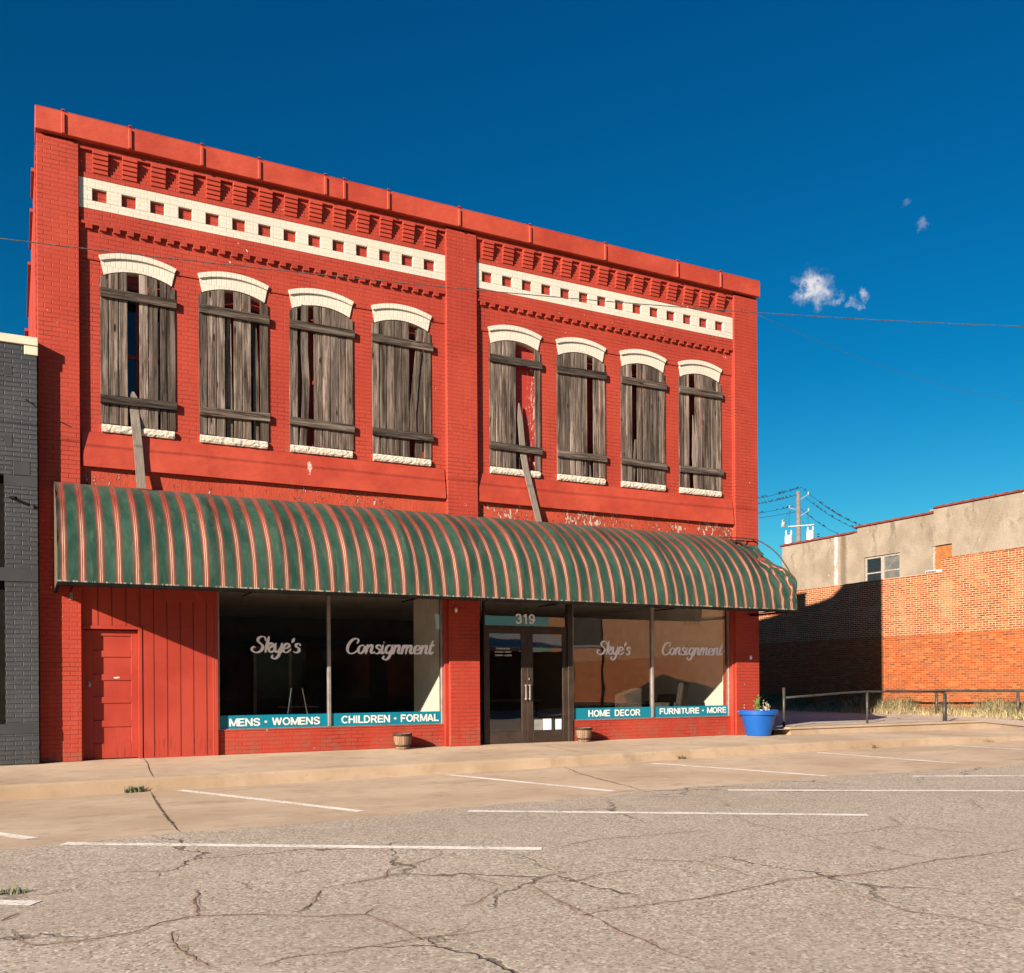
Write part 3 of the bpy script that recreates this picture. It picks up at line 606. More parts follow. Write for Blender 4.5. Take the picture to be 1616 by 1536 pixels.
for wi,(xa,xb) in enumerate(WIN):
    cx=(xa+xb)/2; hw=(xb-xa)/2
    b=MB()   # painted window frame deep in the opening
    fx0,fx1=xa+.05,xb-.05
    b.box(fx0,fx0+.07,.14,.20,ZS,7.30); b.box(fx1-.07,fx1,.14,.20,ZS,7.30); b.box(fx0+.0705,fx1-.0705,.14,.20,7.2,7.30); b.box(fx0+.0705,fx1-.0705,.14,.20,ZS,ZS+.08)
    b.box(fx0+.0705,fx1-.0705,.145,.195,6.14,6.20); b.box(cx-.02,cx+.02,.15,.19,ZS+.0805,6.1395); b.box(cx-.02,cx+.02,.15,.19,6.2005,7.1995)
    b.box(fx0,fx1,.13,.21,7.301,7.419)
    wobj=b.build('window','red_wood',B)
    if wi!=4:
        g=MB(); g.box(fx0+.02,fx1-.02,.165,.172,ZS+.02,7.28); g.build('pane','dark_pane' if wi in(0,1) else 'red_wood',wobj)
    else:
        g=MB(); g.box(fx0+.02,fx1-.02,.085,.12,ZS+.0,7.28); g.build('backing_board','peeling_board',wobj)
    # arch and hood
    N=18; g=MB(); hd=MB()
    sl_=[]; 
    for k in range(N+1):
        s_=-1+2*k/N; xi=cx+s_*.484; zi=arcz(cx,.484,7.41,.11,xi)
        xm=cx+s_*.528; zm=arcz(cx,.528,7.59,.09,xm); xo=cx+s_*.557; zo=arcz(cx,.557,7.675,.105,xo)
        sl_.append((xi,zi,xm,zm,xo,zo))
    g.prism([(p[0],p[1]) for p in sl_]+[(p[2],p[3]-.001) for p in sl_[::-1]],-.022,.13)
    hd.prism([(p[2],p[3]) for p in sl_]+[(p[4],p[5]) for p in sl_[::-1]],-.052,.0)
    g.build('arch','cream_arch' if 'cream_arch' in MATS else 'cream_trim',wobj); hd.build('hood','cream_arch' if 'cream_arch' in MATS else 'cream_trim',wobj,bevel=.003)
    # sill of rough stone
    s=MB(); n=26; x0,x1=xa+.015,xb-.03; rows=[]
    zz=[4.932,4.96,4.99,5.02,5.047]
    G=[[s.P((lerp(x0,x1,i/n),(-.060 if 0<j<4 else -.042)+random.uniform(-.006,.006),z+(random.uniform(-.003,.003) if j in(0,) else 0))) for i in range(n+1)] for j,z in enumerate(zz)]
    for j in range(4):
        for i in range(n): s.f.append([G[j][i],G[j][i+1],G[j+1][i+1],G[j+1][i]])
    BK=[[s.P((lerp(x0,x1,i/n),-.0005 if z<5 else -.0005,z)) for i in range(n+1)] for z in (4.932,5.047)]
    for i in range(n):
        s.f.append([G[4][i],G[4][i+1],BK[1][i+1],BK[1][i]]); s.f.append([G[0][i+1],G[0][i],BK[0][i],BK[0][i+1]])
    s.f.append([G[j][0] for j in range(5)]+[BK[1][0],BK[0][0]]); s.f.append([G[j][n] for j in range(4,-1,-1)]+[BK[0][n],BK[1][n]])
    s.build('sill','rough_stone',wobj)
    # planks
    for (pa,pb) in [(a_+.0022,b_-.0022) for a_,b_ in PL[wi]]:
        g=MB(); n=5; tops=[]
        for k in range(n+1):
            x=lerp(pa,pb,k/n)
            z=arcz(cx,.484,7.395,.11,x) if abs(x-cx)<.484 else 7.27
            tops.append((x,min(z,7.40)))
        wob=random.uniform(-.003,.003); y=random.uniform(-.028,-.020); zb=5.052+random.uniform(0,.012)
        g.prism([(pa,zb),(pb,zb)]+tops[::-1],y,y+.019)
        g.build('plank','grey_wood',wobj,bevel=.007)
    for z0,z1 in ((6.953,7.088),(5.362,5.492)):
        g=MB(); tl=random.uniform(-.012,.012)
        l0=xa-.005+random.uniform(-.005,.01); r0=xb+.012+random.uniform(-.005,.015)
        g.prism([(l0,z0-tl),(r0,z0+tl),(r0,z1+tl),(l0,z1-tl)],-.069,-.0295); g.build('batten','dark_wood',wobj,bevel=.004)
    def strip(pts,y,wd,name='loose_plank',m='grey_wood'):
        g=MB(); L_=[(x-wd/2,z) for x,z in pts]; R_=[(x+wd/2,z) for x,z in pts]
        g.prism(L_+R_[::-1],y,y+.018); return g.build(name,m,wobj,bevel=.002)
    if wi==1:
        strip([(2.75,5.055),(2.735,6.1),(2.725,7.0)],.03,.10); strip([(3.17,5.055),(3.165,6.3),(3.13,7.1)],.03,.09)
    if wi==2:
        strip([(3.915,5.055),(3.955,5.6),(3.975,6.1),(3.95,6.6),(3.955,7.1),(3.96,7.38)],-.024,.115)
        strip([(3.86,5.055),(3.86,6.0),(3.86,7.3)],.05,.07)
    if wi==3:
        strip([(5.965,5.055),(5.99,5.7),(6.0,6.4),(5.985,7.30)],.0,.135)
        strip([(5.87,5.40),(5.86,5.8),(5.90,6.3),(5.985,7.05),(6.01,7.32)],-.022,.115)
    if wi==4: strip([(7.945,5.055),(7.94,5.45),(7.93,5.9)],.03,.10)
    if wi==5: strip([(9.50,5.055),(9.47,5.5)],.02,.07)
    if wi==6: strip([(10.50,5.055),(10.53,5.6),(10.56,5.9)],.0,.05); strip([(10.70,7.38),(10.708,6.4),(10.71,5.06)],.02,.06)
    if wi==7:
        g=MB(); g.prism([(11.975,5.055),(12.105,5.055),(12.01,5.9),(11.952,6.55),(11.945,6.3),(11.93,5.7)],-.02,-.002); g.build('loose_plank','pale_wood',wobj,bevel=.002)
# fallen planks leaning out over the awning
def lean(name,label,pts,loc):
    g=MB(loc); n=len(pts)
    for sgn in (0,): pass
    A=[g.P((x-w/2,y,z)) for x,z,w,y in pts]; Bq=[g.P((x+w/2,y,z)) for x,z,w,y in pts]
    C=[g.P((x-w/2,y+.02,z)) for x,z,w,y in pts]; D=[g.P((x+w/2,y+.02,z)) for x,z,w,y in pts]
    for k in range(n-1):
        g.f+= [[A[k],Bq[k],Bq[k+1],A[k+1]],[C[k+1],D[k+1],D[k],C[k]],[A[k],A[k+1],C[k+1],C[k]],[Bq[k+1],Bq[k],D[k],D[k+1]]]
    g.f+=[[A[0],C[0],D[0],Bq[0]],[A[-1],Bq[-1],D[-1],C[-1]]]
    return tag(g.build(name,'pale_wood',bevel=.002),label,'plank')
lean('loose_board','weathered board slipped from the leftmost boarded window down onto the awning',[(1.305,5.60,.03,.004),(1.312,5.52,.11,.002),(1.318,5.36,.128,-.010),(1.335,5.04,.13,-.085),(1.36,4.75,.13,-.11),(1.40,4.10,.133,-.17)],(1.4,-.17,4.1))
lean('loose_board','pale pointed board leaning from the peeling fifth window down onto the awning',[(7.955,6.28,.02,-.012),(7.975,6.0,.10,-.014),(8.03,5.36,.125,-.02),(8.055,5.04,.125,-.085),(8.14,4.7,.125,-.11),(8.285,4.06,.12,-.17)],(8.28,-.17,4.06))
# ------------------------------------------------------------------ ground floor
b=MB(); b.box(.5605,2.49,0,.05,2.02,2.70); b.box(1.42,2.49,0,.05,.0,2.0195)
p=b.build('wood_panel','red_wood',B,bevel=.002)
g=MB()
for x in (.789,.983,1.181,1.38): g.box(x-.006,x+.006,-.0035,-.0005,2.03,2.62)
for x in (1.576,1.771,1.967,2.161,2.36): g.box(x-.006,x+.006,-.0035,-.0005,.02,2.62)
g.build('groove',mat('groove_shadow',simple((.16,.018,.012)),.9),p)
b=MB(); b.box(1.72,2.49,-.012,-.0005,2.42,2.70); b.build('lintel_board','red_wood',p,bevel=.002)
b=MB(); b.box(2.4905,2.535,-.012,.11,.0,2.70); b.box(2.455,2.4900,-.010,-.0006,.0,1.66); b.build('corner_trim','red_wood',B,bevel=.004)
# five-panel door
dz0,dz1=.015,1.955
b=MB(); b.box(.57,1.41,-.012,.10,1.969,2.0195); b.box(1.355,1.41,-.012,.10,0,1.9685); b.box(.5605,.60,.0,.10,0,1.9685); b.build('door_frame','red_wood',B,bevel=.003)
b=MB(); zr=[.015,.24,.49,.59,.85,.945,1.195,1.29,1.55,1.645,1.87,1.955]
b.box(.601,.72,.075,.115,dz0,dz1); b.box(1.26,1.354,.075,.115,dz0,dz1)
for k in range(0,12,2): b.box(.7205,1.2595,.075,.115,zr[k],zr[k+1])
dr=b.build('door','red_wood',B,bevel=.004)
b=MB()
for k in range(1,11,2): b.box(.7205,1.2595,.092,.104,zr[k]+.0005,zr[k+1]-.0005)
b.build('door_panel','red_wood',dr)
b=MB(); b.box(.66,.685,.055,.0745,1.10,1.18); b.lathe((.672,.062,1.13),[(.0,-.02),(.022,-.015),(.022,.015),(0,.02)],12); b.build('handle','aluminium',dr)
b=MB(); b.prism([(1.02,1.225),(1.09,1.232),(1.09,1.248),(1.01,1.244)],.072,.0748); b.build('paper_scrap','paper',dr)
# bulkheads
for xa,xb in ((2.536,6.4295),(9.10,12.929)):
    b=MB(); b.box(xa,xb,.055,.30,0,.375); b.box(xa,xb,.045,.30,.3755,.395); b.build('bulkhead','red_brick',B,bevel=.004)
# script lettering ---------------------------------------------------
GL={'S':(1.12,[[(1.02,1.38),(.92,1.68),(.62,1.76),(.34,1.58),(.34,1.25),(.60,.98),(.86,.70),(.82,.25),(.48,-.02),(.08,.06),(-.12,.34),(.02,.60),(.2,.5)]]),
'k':(.86,[[(.16,1.72),(.12,.9),(.10,.02)],[(.12,.50),(.32,.92),(.58,1.02),(.66,.76),(.40,.52),(.24,.50)],[(.34,.50),(.46,.12),(.66,.02),(.90,.22)]]),
'y':(.80,[[(.06,.98),(.06,.45),(.20,.06),(.42,.12),(.60,.50)],[(.66,1.0),(.62,.3),(.52,-.42),(.24,-.72),(-.06,-.60),(-.04,-.36)],[(.50,-.12),(.80,.14)]]),
'e':(.72,[[(.10,.44),(.42,.50),(.60,.76),(.42,1.0),(.16,.86),(.05,.45),(.20,.06),(.50,.02),(.80,.34)]]),
"'":(.34,[[(.22,1.55),(.10,1.18)]]),
's':(.66,[[(.60,.80),(.46,1.0),(.20,.92),(.22,.66),(.50,.46),(.54,.14),(.28,-.02),(.02,.12)]]),
'C':(1.10,[[(.92,1.22),(1.0,1.55),(.74,1.74),(.36,1.55),(.10,1.0),(.08,.42),(.34,.02),(.74,.02),(1.08,.36)]]),
'o':(.78,[[(.40,1.0),(.10,.76),(.06,.30),(.30,.0),(.58,.26),(.62,.72),(.40,1.0)],[(.52,.84),(.82,.80)]]),
'n':(.86,[[(.10,1.0),(.08,.5),(.07,0)],[(.09,.45),(.28,.90),(.52,1.0),(.58,.70),(.54,.25),(.66,.02),(.88,.2)]]),
'i':(.42,[[(.12,1.0),(.08,.4),(.16,.02),(.42,.2)],[(.16,1.36),(.15,1.32)]]),
'g':(.80,[[(.60,.82),(.36,1.0),(.10,.76),(.08,.28),(.30,.02),(.56,.36)],[(.66,1.0),(.62,.3),(.50,-.44),(.22,-.72),(-.08,-.58),(-.02,-.34)],[(.50,-.14),(.82,.16)]]),
'm':(1.24,[[(.10,1.0),(.08,.5),(.07,0)],[(.09,.45),(.26,.90),(.46,1.0),(.50,.70),(.48,.02)],[(.49,.45),(.66,.90),(.88,1.0),(.94,.70),(.91,.25),(1.02,.02),(1.26,.2)]]),
't':(.52,[[(.26,1.55),(.16,.9),(.12,.3),(.24,.0),(.50,.22)],[(-.06,1.02),(.22,1.0),(.50,1.10)]])}
def crom(P,n=7):
    if len(P)<3: return [Vector(P[0]).lerp(Vector(P[-1]),k/4) for k in range(5)]
    Q=[Vector(P[0])*2-Vector(P[1])]+[Vector(p) for p in P]+[Vector(P[-1])*2-Vector(P[-2])]; out=[]
    for i in range(1,len(Q)-2):
        for k in range(n):
            s=k/n; a,b_,c,d_=Q[i-1:i+3]
            out.append(.5*((2*b_)+(c-a)*s+(2*a-5*b_+4*c-d_)*s*s+(3*b_-a-3*c+d_)*s**3))
    return out+[Q[-2]]
def script(text,x0,x1,base,capz,y,parent):
    strokes=[]; pen=0
    for ch in text:
        adv,ss=GL[ch]
        for st in ss: strokes.append([(p.x+pen+p.y*.16,p.y) for p in crom(st)])
        pen+=adv
    ux=[p[0] for s in strokes for p in s]; sx=(x1-x0)/(max(ux)-min(ux)+.26); sz=(capz-base)/1.80; mn=min(ux)-.13
    b=MB(); lay=0
    for s in strokes:
        lay+=.0004; pts=[Vector(((p[0]-mn)*sx+x0,p[1]*sz+base)) for p in s]; L=[];Rr=[]; n=len(pts)
        for k,p in enumerate(pts):
            tg=pts[min(k+1,n-1)]-pts[max(k-1,0)]
            if tg.length<1e-6: tg=Vector((0,-1))
            tg.normalize(); nn=Vector((-tg.y,tg.x)); dn=abs(tg.x*.25+tg.y*.97)
            wv=sz*(.078+.100*dn**1.5)*(.55+.45*min(1,3.5*min(k+.3,n-1-k+.3)/n))
            yy=y-lay-k*.00001; L.append(b.P((p.x+nn.x*wv,yy,p.y+nn.y*wv))); Rr.append(b.P((p.x-nn.x*wv,yy,p.y-nn.y*wv)))
        for k in range(n-1): b.f.append([L[k],L[k+1],Rr[k+1],Rr[k]])
        for e,wk in ((0,L[0]),(n-1,L[-1])):
            c=pts[e]; v=Vector(b.v[wk]); r_=math.hypot(v.x-c.x,v.z-c.y); yy=y-lay-.0002
            cc=b.P((c.x,yy,c.y)); ring=[b.P((c.x+r_*math.cos(a*math.pi/5),yy,c.y+r_*math.sin(a*math.pi/5))) for a in range(10)]
            for a in range(10): b.f.append([cc,ring[a],ring[(a+1)%10]])
    return b.build('lettering','script_vinyl',parent,fix=False)
def text(body,x0,x1,z0,z1,y,m,parent,bold=.02,name='lettering'):
    cu=bpy.data.curves.new('t','FONT'); cu.body=body; cu.offset=bold; cu.resolution_u=4; cu.fill_mode='FRONT'; cu.space_character=1.05
    ob=bpy.data.objects.new('t',cu); COL.objects.link(ob); bpy.context.view_layer.update()
    me=bpy.data.meshes.new_from_object(ob.evaluated_get(bpy.context.evaluated_depsgraph_get())); bpy.data.objects.remove(ob); bpy.data.curves.remove(cu)
    xs=[v.co.x for v in me.vertices]; ys=[v.co.y for v in me.vertices]
    ax,bx,ay,by=min(xs),max(xs),min(ys),max(ys)
    for v in me.vertices: v.co=Vector((x0+(v.co.x-ax)/(bx-ax)*(x1-x0),y,z0+(v.co.y-ay)/(by-ay)*(z1-z0)))
    me.materials.clear(); me.materials.append(MATS[m]); me.name=name
    o=bpy.data.objects.new(name,me); COL.objects.link(o); o.parent=parent; return o
def arc_(cx,cy,rx,ry,a0,a1,n=22): return [(cx+rx*math.cos(R(a0+(a1-a0)*k/n)),cy+ry*math.sin(R(a0+(a1-a0)*k/n))) for k in range(n+1)]
def C_(P): return [(p.x,p.y) for p in crom(P,6)]
SG={'M':(.98,[[(.10,0),(.10,1)],[(.13,.97),(.49,.06)],[(.49,.06),(.85,.97)],[(.88,0),(.88,1)]]),
'E':(.76,[[(.10,0),(.10,1)],[(.19,.085),(.70,.085)],[(.19,.51),(.65,.51)],[(.19,.915),(.69,.915)]]),
'N':(.88,[[(.10,0),(.10,1)],[(.12,.95),(.70,.05)],[(.72,0),(.72,1)]]),
'S':(.80,[C_([(.67,.70),(.62,.85),(.38,.92),(.16,.84),(.12,.70),(.24,.57),(.50,.47),(.66,.35),(.66,.18),(.46,.075),(.20,.10),(.08,.29)])]),
'W':(1.16,[[(.06,1),(.28,.04)],[(.28,.04),(.54,.98)],[(.54,.98),(.80,.04)],[(.80,.04),(1.02,1)]]),
'O':(.94,[arc_(.45,.5,.355,.425,0,360,34)]),
'C':(.88,[arc_(.45,.5,.355,.425,42,318,30)]),
'H':(.86,[[(.10,0),(.10,1)],[(.19,.52),(.61,.52)],[(.70,0),(.70,1)]]),
'I':(.34,[[(.13,0),(.13,1)]]),'L':(.70,[[(.10,0),(.10,1)],[(.19,.085),(.64,.085)]]),
'D':(.88,[[(.10,0),(.10,1)],[(.19,.085),(.34,.085)]+arc_(.36,.5,.35,.415,-86,86,18)+[(.34,.915),(.19,.915)]]),
'R':(.86,[[(.10,0),(.10,1)],[(.19,.915),(.42,.915)]+arc_(.45,.70,.20,.215,86,-86,12)+[(.42,.485),(.19,.485)],[(.44,.47),(.72,.0)]]),
'F':(.72,[[(.10,0),(.10,1)],[(.19,.50),(.60,.50)],[(.19,.915),(.66,.915)]]),
'A':(.88,[[(.07,0),(.38,.97)],[(.42,.97),(.74,0)],[(.22,.30),(.60,.30)]]),
'U':(.86,[[(.10,1),(.10,.36)]+arc_(.39,.36,.29,.29,180,360,16)+[(.68,.36),(.68,1)]]),
'T':(.76,[[(.04,.915),(.68,.915)],[(.36,.0),(.36,.82)]]),
'•':(.60,[arc_(.25,.5,.075,.065,0,360,14)]),' ':(.36,[]),
'3':(.74,[C_([(.09,.72),(.18,.88),(.38,.92),(.56,.82),(.55,.64),(.38,.535),(.30,.53)]),C_([(.34,.53),(.52,.48),(.60,.30),(.52,.13),(.33,.075),(.16,.12),(.07,.28)])]),
'1':(.74,[[(.42,0),(.42,1)],[(.14,.74),(.40,.92)]]),'9':(.74,[arc_(.345,.66,.245,.255,0,360,26),C_([(.59,.66),(.58,.38),(.47,.16),(.31,.075),(.17,.11),(.10,.24)])])}
def sans(body,x0,x1,z0,z1,y,m,parent,name='lettering',wt=.095):
    st=[];pen=0
    for ch in body:
        adv,ss=SG[ch]
        for q in ss: st.append([(p[0]+pen,p[1]) for p in q])
        pen+=adv
    ux=[p[0] for q in st for p in q]; mn,mx_=min(ux)-.09,max(ux)+.09; sx=(x1-x0)/(mx_-mn); sz=z1-z0; b=MB(); lay=0
    for q in st:
        lay+=.00012; n=len(q); L=[];Rr=[]; cl=math.dist(q[0],q[-1])<1e-4
        for k,p in enumerate(q):
            a=q[(k-1)%(n-1)] if cl else q[max(0,k-1)]; c=q[(k+1)%(n-1)] if cl else q[min(n-1,k+1)]
            tx,ty=c[0]-a[0],c[1]-a[1]; l=math.hypot(tx,ty) or 1; nx,ny=-ty/l*wt,tx/l*wt*.92
            L.append(b.P(((p[0]+nx-mn)*sx+x0,y-lay,(p[1]+ny)*sz+z0))); Rr.append(b.P(((p[0]-nx-mn)*sx+x0,y-lay,(p[1]-ny)*sz+z0)))
        for k in range(n-1): b.f.append([L[k],L[k+1],Rr[k+1],Rr[k]])
    return b.build(name,m,parent,fix=False)
# shop windows
YG=.09
def shopwin(xa,xb,mx,words):
    b=MB(); b.box(xa,xa+.035,.065,.13,.3955,2.72); b.box(xb-.035,xb,.065,.13,.3955,2.72); b.box(xa+.0355,xb-.0355,.065,.13,.3955,.412); b.box(xa+.0355,xb-.0355,.065,.13,2.69,2.72)
    b.box(mx-.026,mx+.026,.055,.135,.4125,2.6895)
    f=b.build('shop_window','aluminium',B,bevel=.003)
    for a,c in ((xa+.036,mx-.0265),(mx+.0265,xb-.036)):
        g=MB(); g.box(a,c,YG,YG+.006,.4125,2.6895); g.build('glass','shop_glass',f)
        g=MB(); g.box(a,c,YG-.0035,YG-.001,.4125,.625); g.build('banner','teal_vinyl',f)
    return f
f=shopwin(2.536,6.43,4.36,None)
script("Skye's",3.06,3.90,1.645,1.905,YG-.002,f); script("Consignment",4.66,6.30,1.64,1.90,YG-.002,f)
sans("MENS • WOMENS",2.72,4.20,.450,.575,YG-.005,'white_vinyl',f); sans("CHILDREN • FORMAL",4.57,6.36,.452,.58,YG-.005,'white_vinyl',f)
f=shopwin(9.10,12.93,10.97,None)
script("Skye's",9.66,10.47,1.665,1.925,YG-.002,f); script("Consignment",11.21,12.79,1.67,1.925,YG-.002,f)
sans("HOME  DECOR",9.47,10.68,.458,.585,YG-.005,'white_vinyl',f); sans("FURNITURE • MORE",11.15,12.86,.47,.59,YG-.005,'white_vinyl',f)
# entrance
b=MB(); YD=.085
b.box(7.235,7.262,YD-.03,YD+.05,0,2.72); b.box(9.0,9.099,YD-.055,YD+.06,0,2.72); b.box(7.2625,8.9995,YD-.02,YD+.05,2.135,2.175); b.box(7.2625,8.9995,YD-.02,YD+.05,2.66,2.72); b.box(7.2625,8.9995,YD-.01,YD+.05,0,.018)
tf=b.build('transom_frame','bronze_frame',B,bevel=.003)
g=MB(); g.box(7.263,8.999,YD+.01,YD+.016,2.176,2.659); g.build('glass','shop_glass',tf)
sans("319",7.90,8.31,2.215,2.40,YD+.006,'script_vinyl',tf,'number')
for xa,xb,hx in ((7.2635,8.135,8.095),(8.1385,8.999,8.175)):
    b=MB(); b.box(xa,xa+.092 if xa<8 else xa+.118,YD-.012,YD+.03,.02,2.133)
    xi0=xa+(.092 if xa<8 else .118); xi1=xb-(.118 if xa<8 else .10)
    b.box(xi1,xb,YD-.012,YD+.03,.02,2.133); b.box(xi0+.0005,xi1-.0005,YD-.012,YD+.03,.02,.225); b.box(xi0+.0005,xi1-.0005,YD-.012,YD+.03,2.03,2.133)
    dd_=b.build('entrance_door','bronze_frame',B,bevel=.003)
    g=MB(); g.box(xi0+.001,xi1-.001,YD+.008,YD+.014,.226,2.029); g.build('glass','door_glass',dd_)
    g=MB(); g.box(hx-.02,hx+.012,YD-.055,YD-.040,.80,1.09); g.box(hx-.02,hx+.012,YD-.0395,YD-.0125,1.06,1.085); g.box(hx-.02,hx+.012,YD-.0395,YD-.0125,.81,.835); g.build('handle','aluminium',dd_,bevel=.002)
    if xa<8:
        text("STORE HOURS",7.50,7.78,1.735,1.765,YD+.004,'white_vinyl',dd_,.03); text("MONDAY - FRIDAY",7.475,7.815,1.675,1.705,YD+.004,'white_vinyl',dd_,.03); text("9:30AM - 5:30PM",7.48,7.815,1.612,1.643,YD+.004,'white_vinyl',dd_,.03)
    else:
        g=MB(); g.box(8.47,8.65,YD+.004,YD+.005,.235,.44); g.box(8.74,8.87,YD+.004,YD+.005,.235,.43); g.build('taped_paper','paper',dd_)
        g=MB(); g.box(8.28,8.46,YD+.004,YD+.005,.235,.43); g.build('taped_card','grey_paper',dd_)
        g=MB(); g.lathe((8.17,YD-.02,1.19),[(0,-.02),(.014,-.02),(.014,.02),(0,.02)],10); g.build('lock','chrome',dd_)
# interior shell
b=MB(); b.box(.35,13.28,.17,9.0,.0,.03); b.build('shop_floor','floor_tile',B)
b=MB(); b.box(.35,13.28,.33,9.0,2.86,2.90); b.build('ceiling','tile_ceiling',B)
b=MB(); b.box(.35,13.28,9.0,9.1,.03,2.86); b.box(2.3,2.45,.06,9.0,.03,2.86); b.build('interior_wall','dark_interior',B)
b=MB(); b.box(6.44,6.56,.29,1.50,.03,2.86); b.box(6.45,6.50,.165,.2895,.03,2.70); b.build('display_partition','plaster',B)
b=MB(); b.box(13.05,13.28,.31,8.9,.03,2.86); b.box(12.935,12.99,.16,.30,.4,2.70); b.build('display_partition','plaster',B)
b=MB(); b.box(9.02,9.09,.20,1.2,.03,.34); b.build('display_plinth','dark_interior',B)
b=MB(); b.box(5.0,5.08,8.9,8.97,.03,2.1); b.box(5.9,5.98,8.9,8.97,.03,2.1); b.box(5.081,5.899,8.9,8.97,2.02,2.1); b.build('rear_door_frame','aluminium',B)
# ceiling spotlights just inside the glass
for i,(x,y) in enumerate(((2.85,.55),(3.95,.75),(4.75,.7),(7.65,.6),(8.05,.6),(8.4,.6),(9.9,.7),(10.35,.7),(12.1,.6),(12.4,.6))):
    o=thing('ceiling_spotlight','small black spotlight hanging inside the '+('left shop window' if x<5 else 'entrance' if x<9 else 'right shop window')+' ceiling','spotlight',(x,y,2.86),'spotlights inside the '+('left shop window' if x<5 else 'entrance' if x<9 else 'right shop window'))
    g=MB((x,y,2.86)); g.box(x-.12,x+.12,y-.02,y+.02,2.83,2.859); g.tube([(x,y,2.83),(x,y,2.76)],.008,6); g.build('track','black_metal',o)
    g=MB((x,y,2.86)); g.tube([(x,y+.03,2.78),(x,y-.02,2.72),(x,y-.05,2.68)],[.018,.03,.035],10); g.build('lamp_head','chrome',o)
# awning ------------------------------------------------------------
PROF=[(0,4.125),(-.10,4.115),(-.20,4.085),(-.40,4.0),(-.66,3.85),(-.85,3.71),(-1.0,3.56),(-1.17,3.35),(-1.27,3.18),(-1.36,2.90),(-1.395,2.70),(-1.40,2.515)]
DROO=[(0,4.02),(-.12,3.96),(-.24,3.90),(-.38,3.81),(-.56,3.68),(-.74,3.56),(-.92,3.45),(-1.10,3.35),(-1.26,3.25),(-1.37,3.05),(-1.40,2.75),(-1.40,2.515)]
def resamp(pr_,n=30):
    P=[Vector(p) for p in pr_]; L=[0]
    for a,c in zip(P,P[1:]): L.append(L[-1]+(c-a).length)
    out=[]
    for k in range(n):
        s=L[-1]*k/(n-1)
        for i in range(len(P)-1):
            if s<=L[i+1]+1e-9: out.append(P[i].lerp(P[i+1],(s-L[i])/(L[i+1]-L[i]))); break
    return out
A0,A1=.20,13.40; NP=34; pa=resamp(PROF,NP); pd=resamp(DROO,NP)
xs=rng(A0,A1,331); b=MB(); G=[]; UV=[]
HS=(A1-A0)/13
for i,x in enumerate(xs):
    k=(x-A0)/HS; fr=k-math.floor(k); sag=.058*(math.sin(math.pi*fr)**.62 if 0<fr<1 else 0)
    k2=int(math.floor(k)); sag*=.7+.5*((k2*37)%7)/7
    s=min(1,max(0,(x-12.50)/.8)); s=s*s*(3-2*s); row=[]
    for j in range(NP):
        tt=j/(NP-1); p=pa[j].lerp(pd[j],s)
        # inward normal
        q0=pa[max(0,j-1)];q1=pa[min(NP-1,j+1)]; tg=(q1-q0).normalized(); nn=Vector((-tg.y,tg.x)); 
        if nn.y>0: nn=-nn
        env=math.sin(math.pi*min(1,tt*1.02))**.6 if 0<tt<1 else 0
        dsp=-abs(sag)*env
        wr=0
        if s>0: ang=math.atan2(1.02-tt,(13.42-x)*.9); wr=s*env*(.030*math.sin(ang*26+2*tt)+.014*math.sin(ang*61+1)+.012*math.sin(33*tt+7*x))
        wr+=env*(.0035*math.sin(7*x+19*tt+((k2*53)%11))+.003*math.sin(23*x-13*tt+((k2*29)%7)))
        if x<.9: wr+=.008*env*math.sin(30*tt+22*x)*(1-(x-.2)/.7)
        Y=p.x-nn.x*dsp*-1*-1 - (0)
        Y=p.x+(-nn.x)*(-dsp)*0+nn.x*abs(dsp)+wr*nn.x; Z=p.y+nn.y*abs(dsp)+wr*nn.y
        X=x+(s*.05*math.sin(8*tt+2)*env)
        row.append(b.P((X,Y-.004,Z))); UV.append((x+s*env*(.05*math.sin(11*tt)+.045*math.sin(31*tt+15*x)),tt))
    G.append(row)
for i in range(len(xs)-1):
    for j in range(NP-1):
        x=xs[i]
        if 12.62<x<13.12 and j<5+3*math.sin((x-12.62)*6.3) : continue
        if x>13.15 and j<3: continue
        b.f.append([G[i][j],G[i+1][j],G[i+1][j+1],G[i][j+1]])
canvas=b.build('awning','striped_canvas',B,smooth=True,fix=False)
uvl=canvas.data.uv_layers.new(name='UVMap')
for lp in canvas.data.loops: uvl.data[lp.index].uv=UV[lp.vertex_index]
# left end panel
b=MB(); UV2=[]; base=b.P((A0+.002,-.004,2.50)); ring=[b.P((A0+.002,p.x-.004,p.y)) for p in pa]
for k in range(NP-1): b.f.append([base,ring[k],ring[k+1]])
ep=b.build('end_panel','striped_canvas',canvas,fix=False); uvl=ep.data.uv_layers.new(name='UVMap')
for lp in ep.data.loops:
    v=ep.data.vertices[lp.vertex_index].co; uvl.data[lp.index].uv=(.279+v.y*.9+.9,.9)
